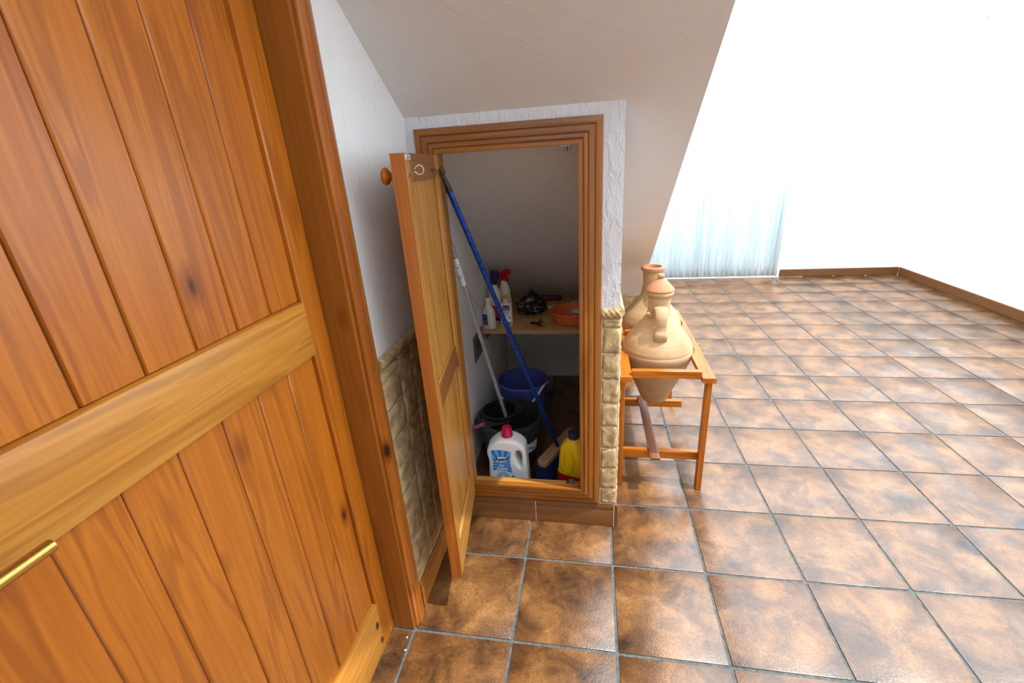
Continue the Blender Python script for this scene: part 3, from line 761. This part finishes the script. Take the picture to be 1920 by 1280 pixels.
obj('logo_outline', flat(ellipse(-0.0160, 0.2143 + lz, 0.0315, 0.0165, 0.06), FY - 0.0008), M_LNAVY, lb, smooth=False)
obj('logo_oval', flat(ellipse(-0.0160, 0.2143 + lz, 0.0300, 0.0150, 0.06), FY - 0.0012), M_LWHITE, lb, smooth=False)
obj('lettering', text_mesh('Asevi', 0.0272, 0.0010, 0.12), M_LNAVY, lb, smooth=False, loc=(-0.0175, FY - 0.0018, 0.2150 + lz), rot=(math.pi / 2, math.radians(-3), 0))
obj('lettering', text_mesh('Gel', 0.0135, 0.0003, 0.12), M_LWHITE, lb, smooth=False, loc=(-0.019, FY - 0.0014, 0.1815 + lz), rot=(math.pi / 2, math.radians(0), 0))
obj('lettering', text_mesh('Activo', 0.0190, 0.0006, 0.15), M_LWHITE, lb, smooth=False, loc=(-0.0165, FY - 0.0014, 0.1655 + lz), rot=(math.pi / 2, math.radians(1), 0))
for r, m, dy in ((0.027, M_LSKY, 0.0), (0.021, M_LWHITE, 0.0004), (0.016, M_LBLUE, 0.0008), (0.0115, M_LWHITE, 0.0012)):
    obj('swirl_ring', flat(ellipse(-0.013, 0.124 + lz, r, r * 0.92), FY - dy), m, lb, smooth=False)
obj('dosage_mark', flat(ellipse(0.0315, 0.1235 + lz, 0.0062, 0.0056), FY), M_LBLUE, lb, smooth=False)

# -- yellow bleach bottle at the right
yb = thing('bleach_bottle', 'yellow plastic bottle with navy cap and red label by the right jamb', 'bottle', (0.172, 0.385, 0), (0, 0, math.radians(-18)))
secs = [(0.0, 0.066, 0.040, 3.5), (0.006, 0.071, 0.045, 3.5), (0.09, 0.072, 0.046, 3.5), (0.12, 0.071, 0.046, 3.2), (0.145, 0.066, 0.044, 3), (0.20, 0.062, 0.042, 2.8), (0.25, 0.056, 0.040, 2.6), (0.275, 0.044, 0.036, 2.3), (0.29, 0.030, 0.030, 2.0), (0.298, 0.021, 0.021, 2.0), (0.315, 0.020, 0.020, 2.0)]
body = obj('body', loft(secs, 40), M_YELL, yb)
obj('cap', lathe([(0.0225, 0.300), (0.0225, 0.326), (0.020, 0.329), (0, 0.329)], 32), M_NAVY, yb)
bm = bmesh.new()
add_loft(bm, [(0.012, 0.0722, 0.0466, 3.5), (0.09, 0.0728, 0.0470, 3.5), (0.128, 0.0712, 0.0466, 3.2)], 40)
lb = obj('label', bm, M_RED, yb)
# finger recess ring and grip bulge on the front
ring = [(-0.012 + 0.025 * math.cos(t), -0.043 - 0.004 * math.cos(t) ** 2, 0.195 + 0.052 * math.sin(t)) for t in [2 * math.pi * k / 28 for k in range(29)]]
obj('grip_rim', tube(ring, 0.0055, 10), M_YELL, yb)
obj('grip_recess', loft([(0.15, 0.008, 0.02, 2, -0.012, -0.024), (0.17, 0.019, 0.0215, 2, -0.012, -0.024), (0.22, 0.019, 0.0195, 2, -0.012, -0.024), (0.24, 0.008, 0.018, 2, -0.012, -0.024)], 20), M_YELL, yb)

# -- dark mop bucket with wringer
mb = thing('mop_bucket', 'dark grey mop bucket with a wringer basket behind the detergent bottle', 'bucket', (-0.150, 0.617, 0))
def bucket_prof(rb, rt, h, t=0.004, lip=0.008):
    return [(0.0, 0.0), (rb - 0.006, 0.0), (rb, 0.006), (rt - 0.004, h - 0.03), (rt - 0.002, h - 0.02), (rt + lip, h - 0.018), (rt + lip, h), (rt - t, h), (rt - t - 0.003, h - 0.02), (rb - t, 0.02), (0.0, 0.012)]
obj('body', lathe(bucket_prof(0.122, 0.152, 0.268), 56, sy=1.0), M_DGREY, mb)
# wringer: mounting web, ring, tapering ribs
wr = obj('wringer', lathe([(0.080, 0.262), (0.092, 0.262), (0.094, 0.270), (0.094, 0.278), (0.088, 0.282), (0.081, 0.278)], 44, c=(-0.052, 0.020), close=False), M_BLACK, mb)
bm = bmesh.new()
for k in range(18):
    a = 2 * math.pi * k / 18; ca, sa = math.cos(a), math.sin(a)
    add_tube(bm, [(-0.052 + 0.083 * ca, 0.020 + 0.083 * sa, 0.266), (-0.052 + 0.070 * ca, 0.020 + 0.070 * sa, 0.22), (-0.052 + 0.040 * ca, 0.020 + 0.040 * sa, 0.165)], [0.0062, 0.0058, 0.0048], 6)
add_lathe(bm, [(0.0, 0.158), (0.044, 0.158), (0.046, 0.168), (0.0, 0.166)], 24, c=(-0.052, 0.020))
obj('wringer_ribs', bm, M_BLACK, wr)
wp = [(-0.139, 0.05), (-0.120, 0.09), (-0.07, 0.132), (-0.02, 0.146), (0.060, 0.090), (0.050, 0.02), (0.0, -0.075), (-0.09, -0.115), (-0.135, -0.055)]
bm = curve_mesh([wp, [(-0.052 + 0.0935 * math.cos(t) * (0.97 if math.cos(t) > -0.9 else 0.92), 0.020 + 0.0935 * math.sin(t)) for t in [2 * math.pi * k / 36 for k in range(36)]]], 0.0015, 0.0)
obj('wringer_web', bm, M_DGREY, wr, smooth=False, loc=(0, 0, 0.2605))
ga, gb = Vector((-0.156, -0.096, 0.243)), Vector((-0.100, -0.137, 0.290))
hb = obj('bail', tube(smooth_pts([(-0.165, 0.02, 0.236), (-0.168, -0.05, 0.238), ga, gb, (-0.03, -0.163, 0.262), (0.08, -0.15, 0.236), (0.150, -0.075, 0.232), (0.167, 0.02, 0.236)], 5), 0.0028, 8), M_DGREY, mb)
obj('grip', tube([ga, ga.lerp(gb, .5), gb], 0.0085, 12), M_PINK, hb)
# paper label wrapped on the front right of the bucket
def wrap_label(rb, rt, h, a0, a1, z0, z1, off, n=18):
    bm = bmesh.new(); rows = []
    for z in (z0, z1):
        r = rb + (rt - rb) * z / h + off
        rows.append([bm.verts.new((r * math.cos(a0 + (a1 - a0) * k / n), r * math.sin(a0 + (a1 - a0) * k / n), z)) for k in range(n + 1)])
    for k in range(n): bm.faces.new((rows[0][k], rows[0][k + 1], rows[1][k + 1], rows[1][k]))
    return bm
R = math.radians
lb = obj('paper_label', wrap_label(0.122, 0.152, 0.268, R(262), R(345), 0.105, 0.160, 0.0012), M_LWHITE, mb)
for a0, a1, z0, z1, m in ((285, 300, 0.136, 0.142, M_LRED), (286, 288, 0.126, 0.138, M_LRED), (300, 303, 0.131, 0.142, M_LRED), (306, 316, 0.120, 0.134, M_LGREY), (318, 325, 0.124, 0.139, M_LGREY), (326, 338, 0.116, 0.124, M_LBLACK), (300, 304, 0.112, 0.117, M_LBLACK), (311, 314, 0.110, 0.115, M_LBLACK), (324, 336, 0.150, 0.155, M_LRED)):
    obj('label_print', wrap_label(0.122, 0.152, 0.268, R(a0), R(a1), z0, z1, 0.0018, 5), m, lb)

# -- blue bucket behind
bk = thing('blue_bucket', 'blue plastic bucket standing behind the dark mop bucket', 'bucket', (-0.128, 0.945, 0))
obj('body', lathe([(0.0, 0.0), (0.098, 0.0), (0.104, 0.006), (0.136, 0.272), (0.143, 0.275), (0.1445, 0.296), (0.140, 0.301), (0.133, 0.299), (0.130, 0.27), (0.099, 0.014), (0.0, 0.010)], 56), M_BLUEB, bk)
pts = smooth_pts([(0.146, 0.0, 0.285), (0.1255, -0.080, 0.300), (0.067, -0.137, 0.230), (0.0, -0.152, 0.205), (-0.07, -0.135, 0.22), (-0.125, -0.085, 0.262), (-0.146, 0.0, 0.285)], 8)
hb = obj('bail', tube(pts, 0.0026, 8), M_WHITEP, bk)
obj('grip', tube(pts[8:17], 0.0062, 12), M_CREAMP, hb)
obj('grip_end', tube(pts[16:19], 0.0055, 10), M_RED, hb)
# -- mop with steel handle
mp = thing('mop', 'striped steel handled mop standing in the dark bucket, leaning on the left wall', 'mop')
A = Vector((-0.154, 0.605, 0.20)); B = Vector((-0.3095, 0.432, 1.20)); D = (B - A).normalized()
p0 = A - D * 0.16; p1 = A + D * ((-0.3225 - A.x) / D.x)
def along(o, p, q):       # a local Z tube from p to q
    o.location = p; o.rotation_euler = (q - p).to_track_quat('Z', 'Y').to_euler()
def handle_mesh(L, r, stripes=0, name='handle'):
    bm = bmesh.new(); n = 24
    rings = [[bm.verts.new((r * math.cos(2 * math.pi * k / n), r * math.sin(2 * math.pi * k / n), z)) for k in range(n)] for z in (0, L)]
    for k in range(n):
        f = bm.faces.new((rings[0][k], rings[0][(k + 1) % n], rings[1][(k + 1) % n], rings[1][k]))
        if stripes and k % 3 == 0: f.material_index = 1
    bm.faces.new(rings[0][::-1]); bm.faces.new(rings[1])
    me = bpy.data.meshes.new(name); bm.to_mesh(me); bm.free(); return me
L = (p1 - p0).length
me = handle_mesh(L, 0.0088, 1); me.materials.append(M_CHROME); me.materials.append(M_BLACK)
h = obj('handle', me, None, mp); along(h, p0, p1)
# white sticker with two round pictograms, part way up the handle
zl0, zl1 = 0.945, 1.065
st = obj('sticker', lathe([(0.0093, zl0), (0.0093, zl1)], 24, close=False), M_LWHITE, h)
def wrap_poly(poly, r, z, a):
    bm = bmesh.new(); vs = [bm.verts.new((r * math.cos(a + u / r), r * math.sin(a + u / r), z + v)) for u, v in poly]
    c = bm.verts.new((r * math.cos(a), r * math.sin(a), z))
    for k in range(len(vs)): bm.faces.new((vs[k], vs[(k + 1) % len(vs)], c))
    return bm
# find the angle on the tube that faces the viewer
q = h.rotation_euler.to_quaternion().inverted() @ (Vector((0.245, -1.296, 1.43)) - (p0 + D * 1.0))
fa = math.atan2(q.y, q.x)
for zc in (1.028, 0.985):
    obj('pictogram_ring', wrap_poly(ellipse(0, 0, 0.0092, 0.0145, 0, 20), 0.00945, zc, fa), M_LGREY, st)
    obj('pictogram_disc', wrap_poly(ellipse(0, 0, 0.0083, 0.0132, 0, 20), 0.00960, zc, fa), M_LWHITE, st)
obj('pictogram', wrap_poly([(-0.007, -0.006), (0.002, -0.003), (0.0075, 0.008), (0.004, 0.010), (-0.004, 0.001)], 0.00975, 1.028, fa), M_LBLACK, st)
obj('pictogram', wrap_poly([(-0.006, -0.001), (-0.001, -0.002), (0.001, 0.004), (-0.003, 0.006), (-0.006, 0.004)], 0.00975, 0.985, fa), M_LGREY, st)
obj('pictogram', wrap_poly([(-0.006, -0.0055), (0.0, -0.009), (0.007, -0.0045), (0.0, -0.0075)], 0.00975, 0.985, fa), M_LGREY, st)
obj('socket', tube([p0 - D * 0.005, p0 + D * 0.05], [0.022, 0.014], 16), M_BLACK, mp)
bm = bmesh.new()
for k in range(36):
    a = 2 * math.pi * k / 36; rr = 0.012 + 0.012 * random.random(); e = 0.05 + 0.03 * random.random()
    add_tube(bm, smooth_pts([p0 + Vector((rr * math.cos(a), rr * math.sin(a), 0.0)), p0 + Vector((e * .6 * math.cos(a), e * .6 * math.sin(a), -0.01)), Vector((p0.x + e * math.cos(a + .3), p0.y + e * math.sin(a + .3), 0.021))], 3), 0.0035, 5)
obj('mop_strands', bm, M_MOP, mp)['kind'] = 'stuff'

# -- blue broom
bo = thing('broom', 'blue handled broom with a bare wood head, leaning from the wire hook', 'broom')
q0 = Vector((0.0905, 0.560, 0.125)); q1 = Vector((-0.2195, 0.160, 1.416)); D = (q1 - q0).normalized(); L = (q1 - q0).length - 0.07
h = obj('handle', lathe([(0.0092, 0.0), (0.0092, L)], 24), M_BLUET, bo); along(h, q0, q1)
obj('end_cap', lathe([(0.0102, L - 0.002), (0.0106, L + 0.004), (0.0088, L + 0.03), (0.0058, L + 0.06), (0.0038, L + 0.076), (0.0, L + 0.078)], 24), M_BLACK, h)
hd = Vector((0.020, 0.425, 0)); hd2 = Vector((0.156, 0.726, 0)); hl = (hd2 - hd).length; ha = math.atan2(hd2.y - hd.y, hd2.x - hd.x)
mid = (hd + hd2) / 2
bm = curve_mesh([[(u * (hl / 2 - 0.02) + 0.02 * cu, w_ * 0.006 + 0.021 * su) for u, w_, cu, su in
                  [(1, 1, math.cos(t), math.sin(t)) for t in [math.radians(a) for a in range(0, 91, 15)]] + [(-1, 1, math.cos(t), math.sin(t)) for t in [math.radians(a) for a in range(90, 181, 15)]]
                  + [(-1, -1, math.cos(t), math.sin(t)) for t in [math.radians(a) for a in range(180, 271, 15)]] + [(1, -1, math.cos(t), math.sin(t)) for t in [math.radians(a) for a in range(270, 361, 15)]]]], 0.010, 0.005, 2)
obj('head_block', bm, W_BLOCK, bo, loc=(mid.x, mid.y, 0.117), rot=(0, 0, ha))
bm = bmesh.new(); rnd = random.Random(3)
for i in range(30):
    for j in range(5):
        u = -hl / 2 + 0.012 + (hl - 0.024) * i / 29; v = -0.018 + 0.009 * j
        e = Vector((u * 1.06 + rnd.uniform(-.006, .006), v * 1.9 + rnd.uniform(-.005, .005), 0.002 + rnd.uniform(0, .004)))
        s = Vector((u, v, 0.105)); ww = 0.0042
        x_ = Vector((ww, 0, 0)); y_ = Vector((0, ww, 0))
        a = [bm.verts.new(s + d) for d in (-x_ - y_, x_ - y_, x_ + y_, -x_ + y_)]; b_ = [bm.verts.new(e + d * 1.1) for d in (-x_ - y_, x_ - y_, x_ + y_, -x_ + y_)]
        for k in range(4): bm.faces.new((a[k], a[(k + 1) % 4], b_[(k + 1) % 4], b_[k]))
        bm.faces.new(b_)
obj('bristles', bm, M_BRIST, bo, smooth=False, loc=(mid.x, mid.y, 0), rot=(0, 0, ha))['kind'] = 'stuff'

# -- things on the shelf
ZS = 0.5925
b1 = thing('cleaner_bottle', 'white cleaner bottle with dark blue picture label at the left end of the shelf', 'bottle', (-0.2965, 0.972, ZS), (0, 0, R(-28)))
obj('body', loft([(0, 0.030, 0.020, 3), (0.005, 0.034, 0.024, 3), (0.085, 0.034, 0.024, 3), (0.105, 0.030, 0.022, 2.6), (0.128, 0.016, 0.016, 2), (0.135, 0.0135, 0.0135, 2), (0.142, 0.0135, 0.0135, 2)], 32), M_CREAMP, b1)
obj('cap', lathe([(0.0165, 0.139), (0.0165, 0.168), (0.0145, 0.171), (0, 0.171)], 28), M_CREAMP, b1)
lb = obj('label', box((-0.026, -0.0252, 0.022), (0.006, -0.0240, 0.082), 0.0003), M_LNAVY, b1, smooth=False)
for x, z, r, m in ((-0.004, 0.048, 0.006, M_LORANGE), (-0.016, 0.040, 0.004, M_LWHITE), (-0.003, 0.030, 0.004, M_LWHITE), (-0.017, 0.066, 0.007, M_LBLUE), (-0.007, 0.068, 0.004, M_LSKY), (-0.018, 0.030, 0.005, M_LBLUE)):
    obj('label_print', flat(ellipse(x, z, r, r * .8), -0.0252), m, lb, smooth=False)
# navy-capped white bottle behind it
b2 = thing('navy_cap_bottle', 'tall white bottle with a navy trigger head, behind the cleaner bottle', 'bottle', (-0.283, 1.085, ZS), (0, 0, R(-10)))
obj('body', loft([(0, 0.034, 0.024, 3), (0.005, 0.038, 0.027, 3), (0.14, 0.038, 0.027, 3), (0.175, 0.034, 0.025, 2.6), (0.205, 0.018, 0.017, 2), (0.225, 0.014, 0.014, 2)], 32), M_CREAMP, b2)
obj('label', box((-0.02, -0.0282, 0.02), (0.034, -0.0268, 0.10), 0.0003), M_LRED, b2, smooth=False)
obj('label', box((-0.02, -0.0284, 0.012), (0.034, -0.0268, 0.03), 0.0003), M_LNAVY, b2, smooth=False)
obj('trigger_head', loft([(0.215, 0.017, 0.017, 2.2), (0.235, 0.017, 0.017, 2.2), (0.24, 0.022, 0.016, 3, 0.006), (0.285, 0.024, 0.014, 3, 0.008), (0.292, 0.020, 0.011, 3, 0.008)], 24), M_NAVY, b2)
# red-trigger spray
b3 = thing('spray_bottle', 'white spray bottle with a red trigger at the back left of the shelf', 'spray bottle', (-0.234, 1.13, ZS), (0, 0, R(-25)))
obj('body', loft([(0, 0.034, 0.024, 3), (0.005, 0.037, 0.027, 3), (0.10, 0.037, 0.027, 3), (0.15, 0.031, 0.025, 2.6), (0.17, 0.034, 0.025, 2.4), (0.195, 0.026, 0.022, 2), (0.215, 0.016, 0.016, 2), (0.225, 0.015, 0.015, 2)], 32), M_CREAMP, b3)
hdm = curve_mesh([[(-0.024, 0.220), (0.014, 0.220), (0.015, 0.240), (0.022, 0.222), (0.028, 0.224), (0.024, 0.252), (0.044, 0.262), (0.045, 0.284), (0.020, 0.290), (-0.018, 0.272), (-0.028, 0.250)]], 0.008, 0.003, 2)
obj('trigger_head', hdm, M_RED, b3, rot=UP)
# labelled lotion-like bottle
b4 = thing('labelled_bottle', 'white bottle with amber cap and navy and white printed label on the shelf', 'bottle', (-0.2080, 1.012, ZS), (0, 0, R(6)))
obj('body', loft([(0, 0.028, 0.016, 4), (0.004, 0.0325, 0.020, 4), (0.06, 0.0335, 0.021, 4), (0.122, 0.0305, 0.019, 4), (0.130, 0.028, 0.017, 3.5), (0.133, 0.016, 0.014, 2)], 36), M_CREAMP, b4)
obj('neck', lathe([(0.0145, 0.132), (0.0155, 0.135), (0.0145, 0.150), (0.012, 0.155)], 24), M_CREAMP, b4)
obj('cap', lathe([(0.0122, 0.153), (0.0132, 0.156), (0.0132, 0.170), (0.011, 0.1725), (0.0, 0.1728)], 24), M_YCAP, b4)
yl = -0.0212
lb = obj('label', flat([(-0.024, 0.008), (0.024, 0.008), (0.022, 0.122), (-0.022, 0.122)], yl), M_LWHITE, b4, smooth=False)
obj('label_block', flat([(-0.0205, 0.089), (0.0205, 0.089), (0.0200, 0.121), (-0.0200, 0.121)], yl - 0.0004), M_LNAVY, lb, smooth=False)
obj('label_block', flat([(-0.0235, 0.009), (0.0235, 0.009), (0.0232, 0.025), (-0.0232, 0.025)], yl - 0.0004), M_LNAVY, lb, smooth=False)
obj('lettering', text_mesh('Flower', 0.0145, 0.0005), M_LORANGE, lb, smooth=False, loc=(0, yl - 0.0012, 0.109), rot=UP)
for z0, x0, x1, hh, m in ((0.093, -0.016, 0.016, 0.005, M_LWHITE), (0.081, -0.012, 0.012, 0.0035, M_LBLACK), (0.0745, -0.016, 0.018, 0.0035, M_LBLACK), (0.066, -0.010, 0.018, 0.002, M_LGREY), (0.062, -0.008, 0.012, 0.002, M_LGREY), (0.018, 0.004, 0.02, 0.002, M_LWHITE), (0.0135, 0.012, 0.02, 0.002, M_LWHITE)):
    n_ = 5
    for k in range(n_):
        a = x0 + (x1 - x0) * k / n_; b_ = a + (x1 - x0) / n_ * 0.8
        obj('label_print', flat([(a, z0), (b_, z0), (b_, z0 + hh), (a, z0 + hh)], yl - 0.0008), m, lb, smooth=False)
obj('label_print', flat([(0.013, 0.046), (0.021, 0.046), (0.017, 0.060), (0.014, 0.059)], yl - 0.0008), M_LNAVY, lb, smooth=False)
# crumpled bag
bm = bmesh.new(); bmesh.ops.create_icosphere(bm, subdivisions=5, radius=1.0)
for v in bm.verts:
    d = v.co.normalized()
    k = 1 + 0.35 * mnoise.noise(d * 1.7 + Vector((3, 1, 5))) + 0.22 * abs(mnoise.noise(d * 4 + Vector((9, 2, 1)))) + 0.10 * mnoise.noise(d * 9) + 0.05 * mnoise.noise(d * 20)
    z = d.z * k
    v.co = Vector((d.x * k * 0.078 * (1.0 - 0.35 * max(0, z)), d.y * k * 0.06, 0.058 + z * 0.058 + 0.030 * max(0, 1 - abs(d.x - 0.15) * 2.2) * max(0, d.z)))
zm = min(v.co.z for v in bm.verts)
for v in bm.verts: v.co.z = max(v.co.z - zm, 0.012 * 0) if v.co.z - zm > 0.004 else 0.0
o = obj('plastic_bag', bm, M_BAG, loc=(-0.098, 1.205, ZS))
tag(o, 'crumpled black and white plastic bag in the middle of the shelf', 'bag')
# burgundy torch at the back
to = thing('torch', 'burgundy torch with black end lying at the back of the shelf', 'torch', (-0.065, 1.475, ZS + 0.0175), (0, math.pi / 2, R(2)))
obj('barrel', lathe([(0.0, 0.0), (0.016, 0.0), (0.0172, 0.006), (0.0172, 0.098), (0.016, 0.1)], 24), M_BURG, to)
obj('end_cap', lathe([(0.0172, 0.1), (0.0175, 0.104), (0.0175, 0.122), (0.012, 0.127), (0.0, 0.127)], 24), M_BLACK, to)
# pale sticks
for a, b_, w, m, lab in (((-0.030, 1.322, ZS + 0.003), (0.10, 1.392, ZS + 0.003), 0.0045, M_CREAMP, 'pale flat stick behind the orange bowl'), ((0.085, 1.372, ZS + 0.0085), (0.235, 1.470, ZS + 0.0085), 0.0028, M_WHITEP, 'thin white rod crossing the flat stick on the shelf')):
    o = obj('stick', tube([a, Vector(a).lerp(Vector(b_), .5) , b_], w, 8, sx=1.0), m); tag(o, lab, 'stick')
    o2 = obj('tip', tube([Vector(b_), Vector(b_) + (Vector(b_) - Vector(a)).normalized() * 0.012], [w, w * 0.3], 8), M_BLACK, o)
# orange bowl with a tub in it
BX, BY = 0.138, 1.085
ob = thing('bowl', 'round orange plastic bowl at the right of the shelf', 'bowl', (BX, BY, ZS))
obj('shell', lathe([(0.0, 0.0), (0.088, 0.0), (0.094, 0.004), (0.110, 0.058), (0.118, 0.062), (0.118, 0.066), (0.108, 0.066), (0.091, 0.008), (0.0, 0.005)], 56), M_ORNG, ob)
obj('rim', tube([(0.1165 * math.cos(t), 0.1165 * math.sin(t), 0.0645) for t in [2 * math.pi * k / 48 for k in range(49)]], 0.0032, 8), M_ORNG, ob)
tb = thing('tub', 'small white lidded tub with burgundy label sitting in the orange bowl', 'tub', (0.178, 1.092, ZS + 0.0052))
obj('pot', lathe([(0.0, 0.0), (0.027, 0.0), (0.029, 0.003), (0.030, 0.044), (0.0, 0.044)], 32), M_WHITEP, tb)
obj('lid', lathe([(0.032, 0.0445), (0.0325, 0.047), (0.0325, 0.054), (0.031, 0.056), (0.0, 0.056)], 32), M_CREAMP, tb)
obj('label', wrap_label(0.029, 0.030, 0.044, R(200), R(300), 0.020, 0.042, 0.0006, 10), M_BURG, tb)
obj('label_print', wrap_label(0.029, 0.030, 0.044, R(210), R(262), 0.030, 0.036, 0.001, 6), M_LWHITE, tb)
# black hose fitting
hf = thing('hose_fitting', 'small black hose fitting with an orange end near the shelf edge', 'hose fitting', (-0.028, 1.005, ZS + 0.012), (0, 0, R(-18)))
obj('spigot', tube([(-0.052, 0, 0), (-0.01, 0, 0)], [0.0065, 0.0075], 16), M_BLACK, hf)
obj('body', tube([(-0.012, 0, 0), (-0.006, 0, 0), (0.012, 0, 0), (0.018, 0, 0)], [0.008, 0.0118, 0.0118, 0.009], 18), M_BLACK, hf)
obj('lever', box((-0.001, -0.003, 0.008), (0.007, 0.003, 0.026), 0.0015), M_BLACK, hf)
obj('collar', tube([(0.016, -0.002, -0.001), (0.027, -0.003, -0.001)], [0.0095, 0.009], 16), M_ORNG, hf)

# ------------------------------------------------------------------ jug stand and jugs
js = thing('jug_stand', 'open pine stand holding the clay jugs beside the cupboard wall', 'stand', (0, 0, 0))
SX0, SX1, SY0, SY1, ST = 0.3625, 0.742, 0.425, 1.315, 0.576
for x0, x1 in ((SX0, SX0 + 0.052), (SX1 - 0.052, SX1)):
    inner = []; left = x0 == SX0
    for k in range(61):
        y = SY0 + (SY1 - SY0) * k / 60; x = x1 if left else x0
        for jx, jy in ((0.552, 0.745), (0.562, 1.105)):
            dd = 0.1655 ** 2 - (y - jy) ** 2
            if dd > 0: x = min(x, jx - dd ** .5) if left else max(x, jx + dd ** .5)
        inner.append((x, y))
    poly = [(x0 if left else x1, SY0)] + inner + [(x0 if left else x1, SY1)]
    obj('side_board', prism(poly, lambda u, v, w: Vector((u, v, ST - 0.022 + 0.022 * w))), W_ORANGE[1], js, smooth=False)
for y in (0.440, 0.905, 1.285):
    z = ST - 0.012
    obj('cross_rail', box((SX0 + 0.052, y, z), (SX1 - 0.052, y + 0.026, z + 0.034), 0.002), W_ORANGE[0], js)
for y in (0.52, 1.24):
    for x0, x1 in ((SX0 + 0.012, SX0 + 0.066), (SX1 - 0.066, SX1 - 0.012)):
        obj('bearer', box((x0, y, ST - 0.048), (x1, y + 0.03, ST - 0.0225), 0.002), W_STICK, js)
for x in (SX0 + 0.004, SX1 - 0.028):
    for y in (0.455, 1.27):
        obj('leg', box((x, y, 0.0008), (x + 0.024, y + 0.034, ST - 0.0222), 0.002), W_ORANGE[2], js)
for y in (0.4895, 0.955):
    obj('low_rail', box((SX0 + 0.010, y, 0.136), (SX1 - 0.010, y + 0.026, 0.176), 0.002), W_ORANGE[0], js)
o = obj('loose_stick', box((-0.021, -0.285, -0.006), (0.021, 0.285, 0.006), 0.003, 2), W_STICK, loc=(0.524, 0.703, 0.1826), rot=(0, 0, R(0.5)))
tag(o, 'flat dark brown stick lying across the low rails of the jug stand', 'stick')

def jug_profile(neck_r, rim_r, H, body_r, base_r=0.062, eq=0.255):
    outer = [(base_r - 0.006, 0.0), (base_r, 0.006), (base_r + 0.022, 0.06), (base_r + 0.058, 0.14), (body_r - 0.016, 0.20), (body_r - 0.001, 0.245), (body_r, 0.262), (body_r - 0.004, 0.272), (body_r - 0.006, 0.285),
             (body_r - 0.026, 0.325), (body_r - 0.056, 0.362), (body_r - 0.082, 0.395), (neck_r + 0.011, 0.425), (neck_r + 0.002, 0.455), (neck_r, 0.48), (neck_r + 0.001, H - 0.05), (rim_r - 0.007, H - 0.028), (rim_r, H - 0.018), (rim_r + 0.001, H - 0.008), (rim_r - 0.004, H)]
    pts = smooth_pts([(r, z, 0) for r, z in outer], 4)
    prof = [(p.x, p.y) for p in pts]
    inner = [(rim_r - 0.010, H - 0.002), (rim_r - 0.013, H - 0.02), (neck_r - 0.008, H - 0.05), (neck_r - 0.008, 0.44), (body_r - 0.07, 0.37), (body_r - 0.012, 0.265), (base_r - 0.01, 0.02), (0.0, 0.014)]
    return [(0.0, 0.0)] + prof + inner
def jug_handle(az, r0, z0, r1, z1, out):
    d = Vector((math.cos(az), math.sin(az), 0))
    P = [d * (r0 - 0.006) + Vector((0, 0, z0)), d * (r0 + out * 0.55) + Vector((0, 0, z0 + 0.012)), d * (r0 + out) + Vector((0, 0, z0 - 0.02)), d * (r0 + out * 1.06) + Vector((0, 0, (z0 + z1) / 2 - 0.01)), d * (r1 + 0.012) + Vector((0, 0, z1 + 0.03)), d * (r1 - 0.012) + Vector((0, 0, z1 - 0.012))]
    P = smooth_pts(P, 6); n = len(P)
    return tube(P, [0.0085 + 0.003 * (abs(k - n / 2) / (n / 2)) for k in range(n)], 14, sx=2.7, up=d)
ja = thing('clay_jug', 'lidded pale clay water jug in front on the pine stand', 'jug', (0.552, 0.745, 0.310), group='clay jugs on the stand')
H = 0.545
obj('body', lathe(jug_profile(0.048, 0.058, H, 0.162), 72), M_CLAY, ja)
obj('handle', jug_handle(R(-92), 0.049, 0.470, 0.116, 0.338, 0.066), M_CLAY, ja)
obj('handle', jug_handle(R(88), 0.049, 0.470, 0.116, 0.338, 0.066), M_CLAY, ja)
obj('spout', tube([(-0.045, -0.045, 0.436), (-0.050, -0.052, 0.446), (-0.054, -0.058, 0.456)], [0.010, 0.009, 0.0075], 14), M_CLAY, ja)
ld = obj('lid', lathe([(0.0, H - 0.001), (0.057, H - 0.001), (0.0605, H + 0.004), (0.058, H + 0.010), (0.040, H + 0.030), (0.020, H + 0.050), (0.010, H + 0.056), (0.0, H + 0.056)], 48), M_CLAYRIM, ja)
obj('lid_knob', lathe([(0.010, H + 0.054), (0.014, H + 0.058), (0.0165, H + 0.065), (0.014, H + 0.072), (0.0, H + 0.076)], 24), M_CLAY, ld)
jb = thing('clay_jug', 'open necked pale clay water jug at the back of the pine stand', 'jug', (0.562, 1.105, 0.310), group='clay jugs on the stand')
H = 0.572
obj('body', lathe(jug_profile(0.046, 0.056, H, 0.160), 72), M_CLAY, jb)
obj('rim_band', lathe([(0.0575, H - 0.018), (0.060, H - 0.012), (0.0590, H - 0.002), (0.054, H + 0.002), (0.046, H + 0.0005), (0.044, H - 0.01)], 48, close=False), M_CLAYRIM, jb)
obj('handle', jug_handle(R(60), 0.047, 0.50, 0.112, 0.358, 0.06), M_CLAY, jb)
obj('handle', jug_handle(R(-60), 0.047, 0.50, 0.112, 0.358, 0.06), M_CLAY, jb)
